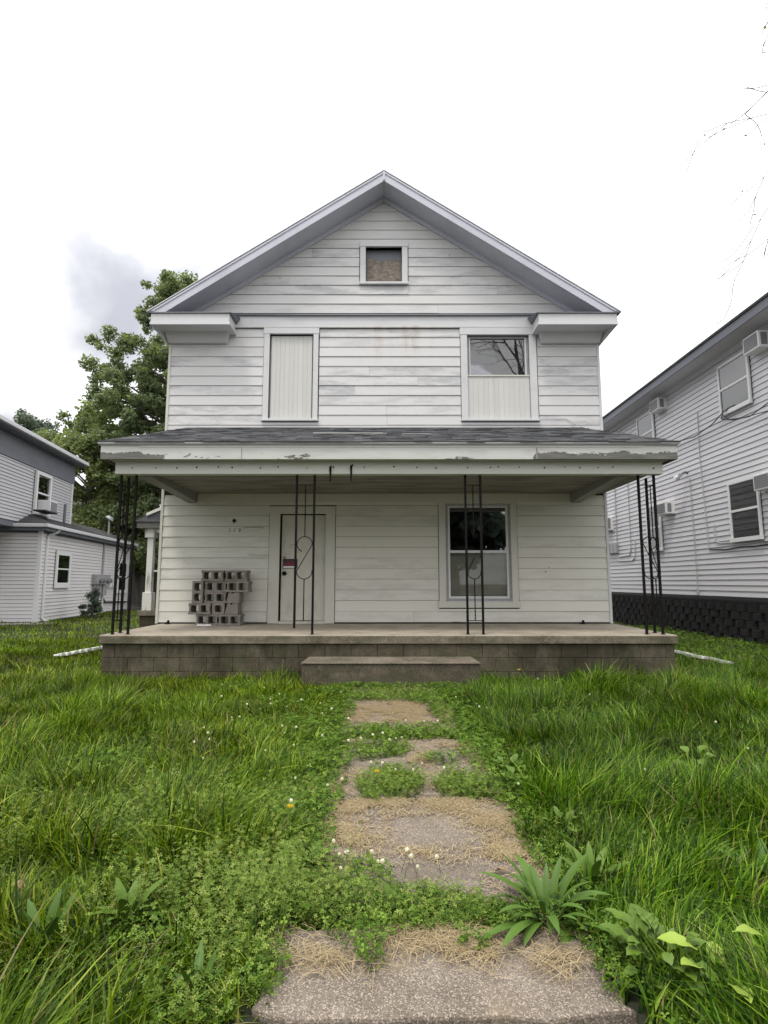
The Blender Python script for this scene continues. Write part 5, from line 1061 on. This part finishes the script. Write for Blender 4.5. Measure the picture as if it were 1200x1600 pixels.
# flowers
def flower_mesh(r, colr, stem_h, seed, flat=1., sc=(.10, .17, .04)):
    bm = bmesh.new(); bmesh.ops.create_icosphere(bm, subdivisions=2, radius=r); rr = random.Random(seed)
    for v in bm.verts: v.co *= rr.uniform(.78, 1.15); v.co.z *= flat; v.co.z += stem_h
    me = bpy.data.meshes.new('flower'); bm.to_mesh(me); bm.free(); V = [tuple(v.co) for v in me.vertices]; F = [tuple(p.vertices) for p in me.polygons]; n = len(V)
    mb = MB(); mb.tube([(0, 0, -.01), (.004, .002, stem_h * .6), (0, 0, stem_h - r * flat * .6)], .0012, 4); V2 = V + mb.v; F2 = F + [tuple(i + n for i in f) for f in mb.f]
    m2 = bpy.data.meshes.new('flower'); m2.from_pydata(V2, [], F2); a = m2.color_attributes.new('Col', 'FLOAT_COLOR', 'POINT')
    for i in range(len(V2)): a.data[i].color = (*(colr if i < n else sc), 1)
    m2.materials.append(MATS['leafage']); bpy.data.meshes.remove(me); return m2
FM = [flower_mesh(.0105, (.72, .70, .62), .10, 1), flower_mesh(.009, (.66, .66, .55), .08, 2), flower_mesh(.0115, (.75, .73, .68), .12, 3)]
fpos = [(-.25, -7.55), (-.22, -7.62), (-.15, -7.6), (-.05, -7.62), (-.03, -7.7), (.08, -7.64), (.1, -7.72), (.15, -7.7), (.17, -7.66), (.28, -7.65), (-.2, -7.8), (.0, -7.85), (.2, -6.45), (.08, -6.4), (.0, -6.3), (-.1, -6.25), (.3, -6.2), (-.02, -5.6), (.06, -5.62), (.12, -5.58), (-.1, -5.6), (-.18, -5.66), (.15, -5.5), (-.3, -5.7), (.2, -5.1), (.38, -5.05), (.5, -5.0), (-.3, -6.65), (-.4, -6.7), (-.35, -5), (.4, -6.4)]
for _ in range(34): fpos.append((random.uniform(-1.9, -.5), random.uniform(-7.2, -2.9)))
for _ in range(14): fpos.append((random.uniform(.85, 3.4), random.uniform(-6.8, -2.6)))
for i, (x, y) in enumerate(fpos):
    o = link('clover_flower', FM[i % 3], None, loc=(x, y, max(0., float(gz(x, y))) + random.uniform(0, .05))); o.rotation_euler = (random.uniform(-.3, .3), random.uniform(-.3, .3), random.random() * 6)
    zone = ('white clover blossom at the front rim of the second slab' if y < -7.4 else 'white clover blossom among weeds on the third slab' if y < -5.3 and abs(x) < .45 else 'white clover blossom in the grassy slab joint' if abs(x - .1) < .6
            else 'white clover blossom in the grass left of the walk' if x < 0 else 'white clover blossom in the grass right of the walk')
    tag(o, zone, 'flower', 'white clover blossoms')
YF = flower_mesh(.020, (.62, .44, .02), .15, 5, .45)
for (x, y, lb) in ((-.55, -7.15, 'yellow dandelion bloom left of the second slab'), (1.85, -2.75, 'yellow dandelion bloom in the grass by the porch foundation'), (-.05, -6.42, 'yellow dandelion bloom in the weeds on the third slab')):
    o = link('dandelion_flower', YF, None, loc=(x, y, float(gz(x, y)) + (.0 if y < -3 else .12))); tag(o, lb, 'flower')
# a few dead leaves
dl = LM('straw_blade', (.07, .04, 1.2, .4, .2)); DLM = bpy.data.materials.new('dead_leaf'); DLM.use_nodes = True; DLM.node_tree.nodes['Principled BSDF'].inputs['Base Color'].default_value = (.28, .17, .08, 1); dl[0].materials.clear(); dl[0].materials.append(DLM)
for x, y, a, lb in ((.74, -5.45, .5, 'curled brown dead leaf on the right of the third slab'), (.6, -7.68, 2.5, 'curled brown dead leaf by the second slab corner'), (.3, -6.05, 1.2, 'curled brown dead leaf in the middle of the walk'), (-1.62, -8.0, 0., 'curled tan dead leaf in the lower left grass')):
    o = link('dead_leaf', dl[0], None, loc=(x, y, .05 if x > -1 else .15)); o.rotation_euler = (.2, -.3, a); tag(o, lb, 'leaf')
print('grass tris', NG, 'objects', len(bpy.data.objects))
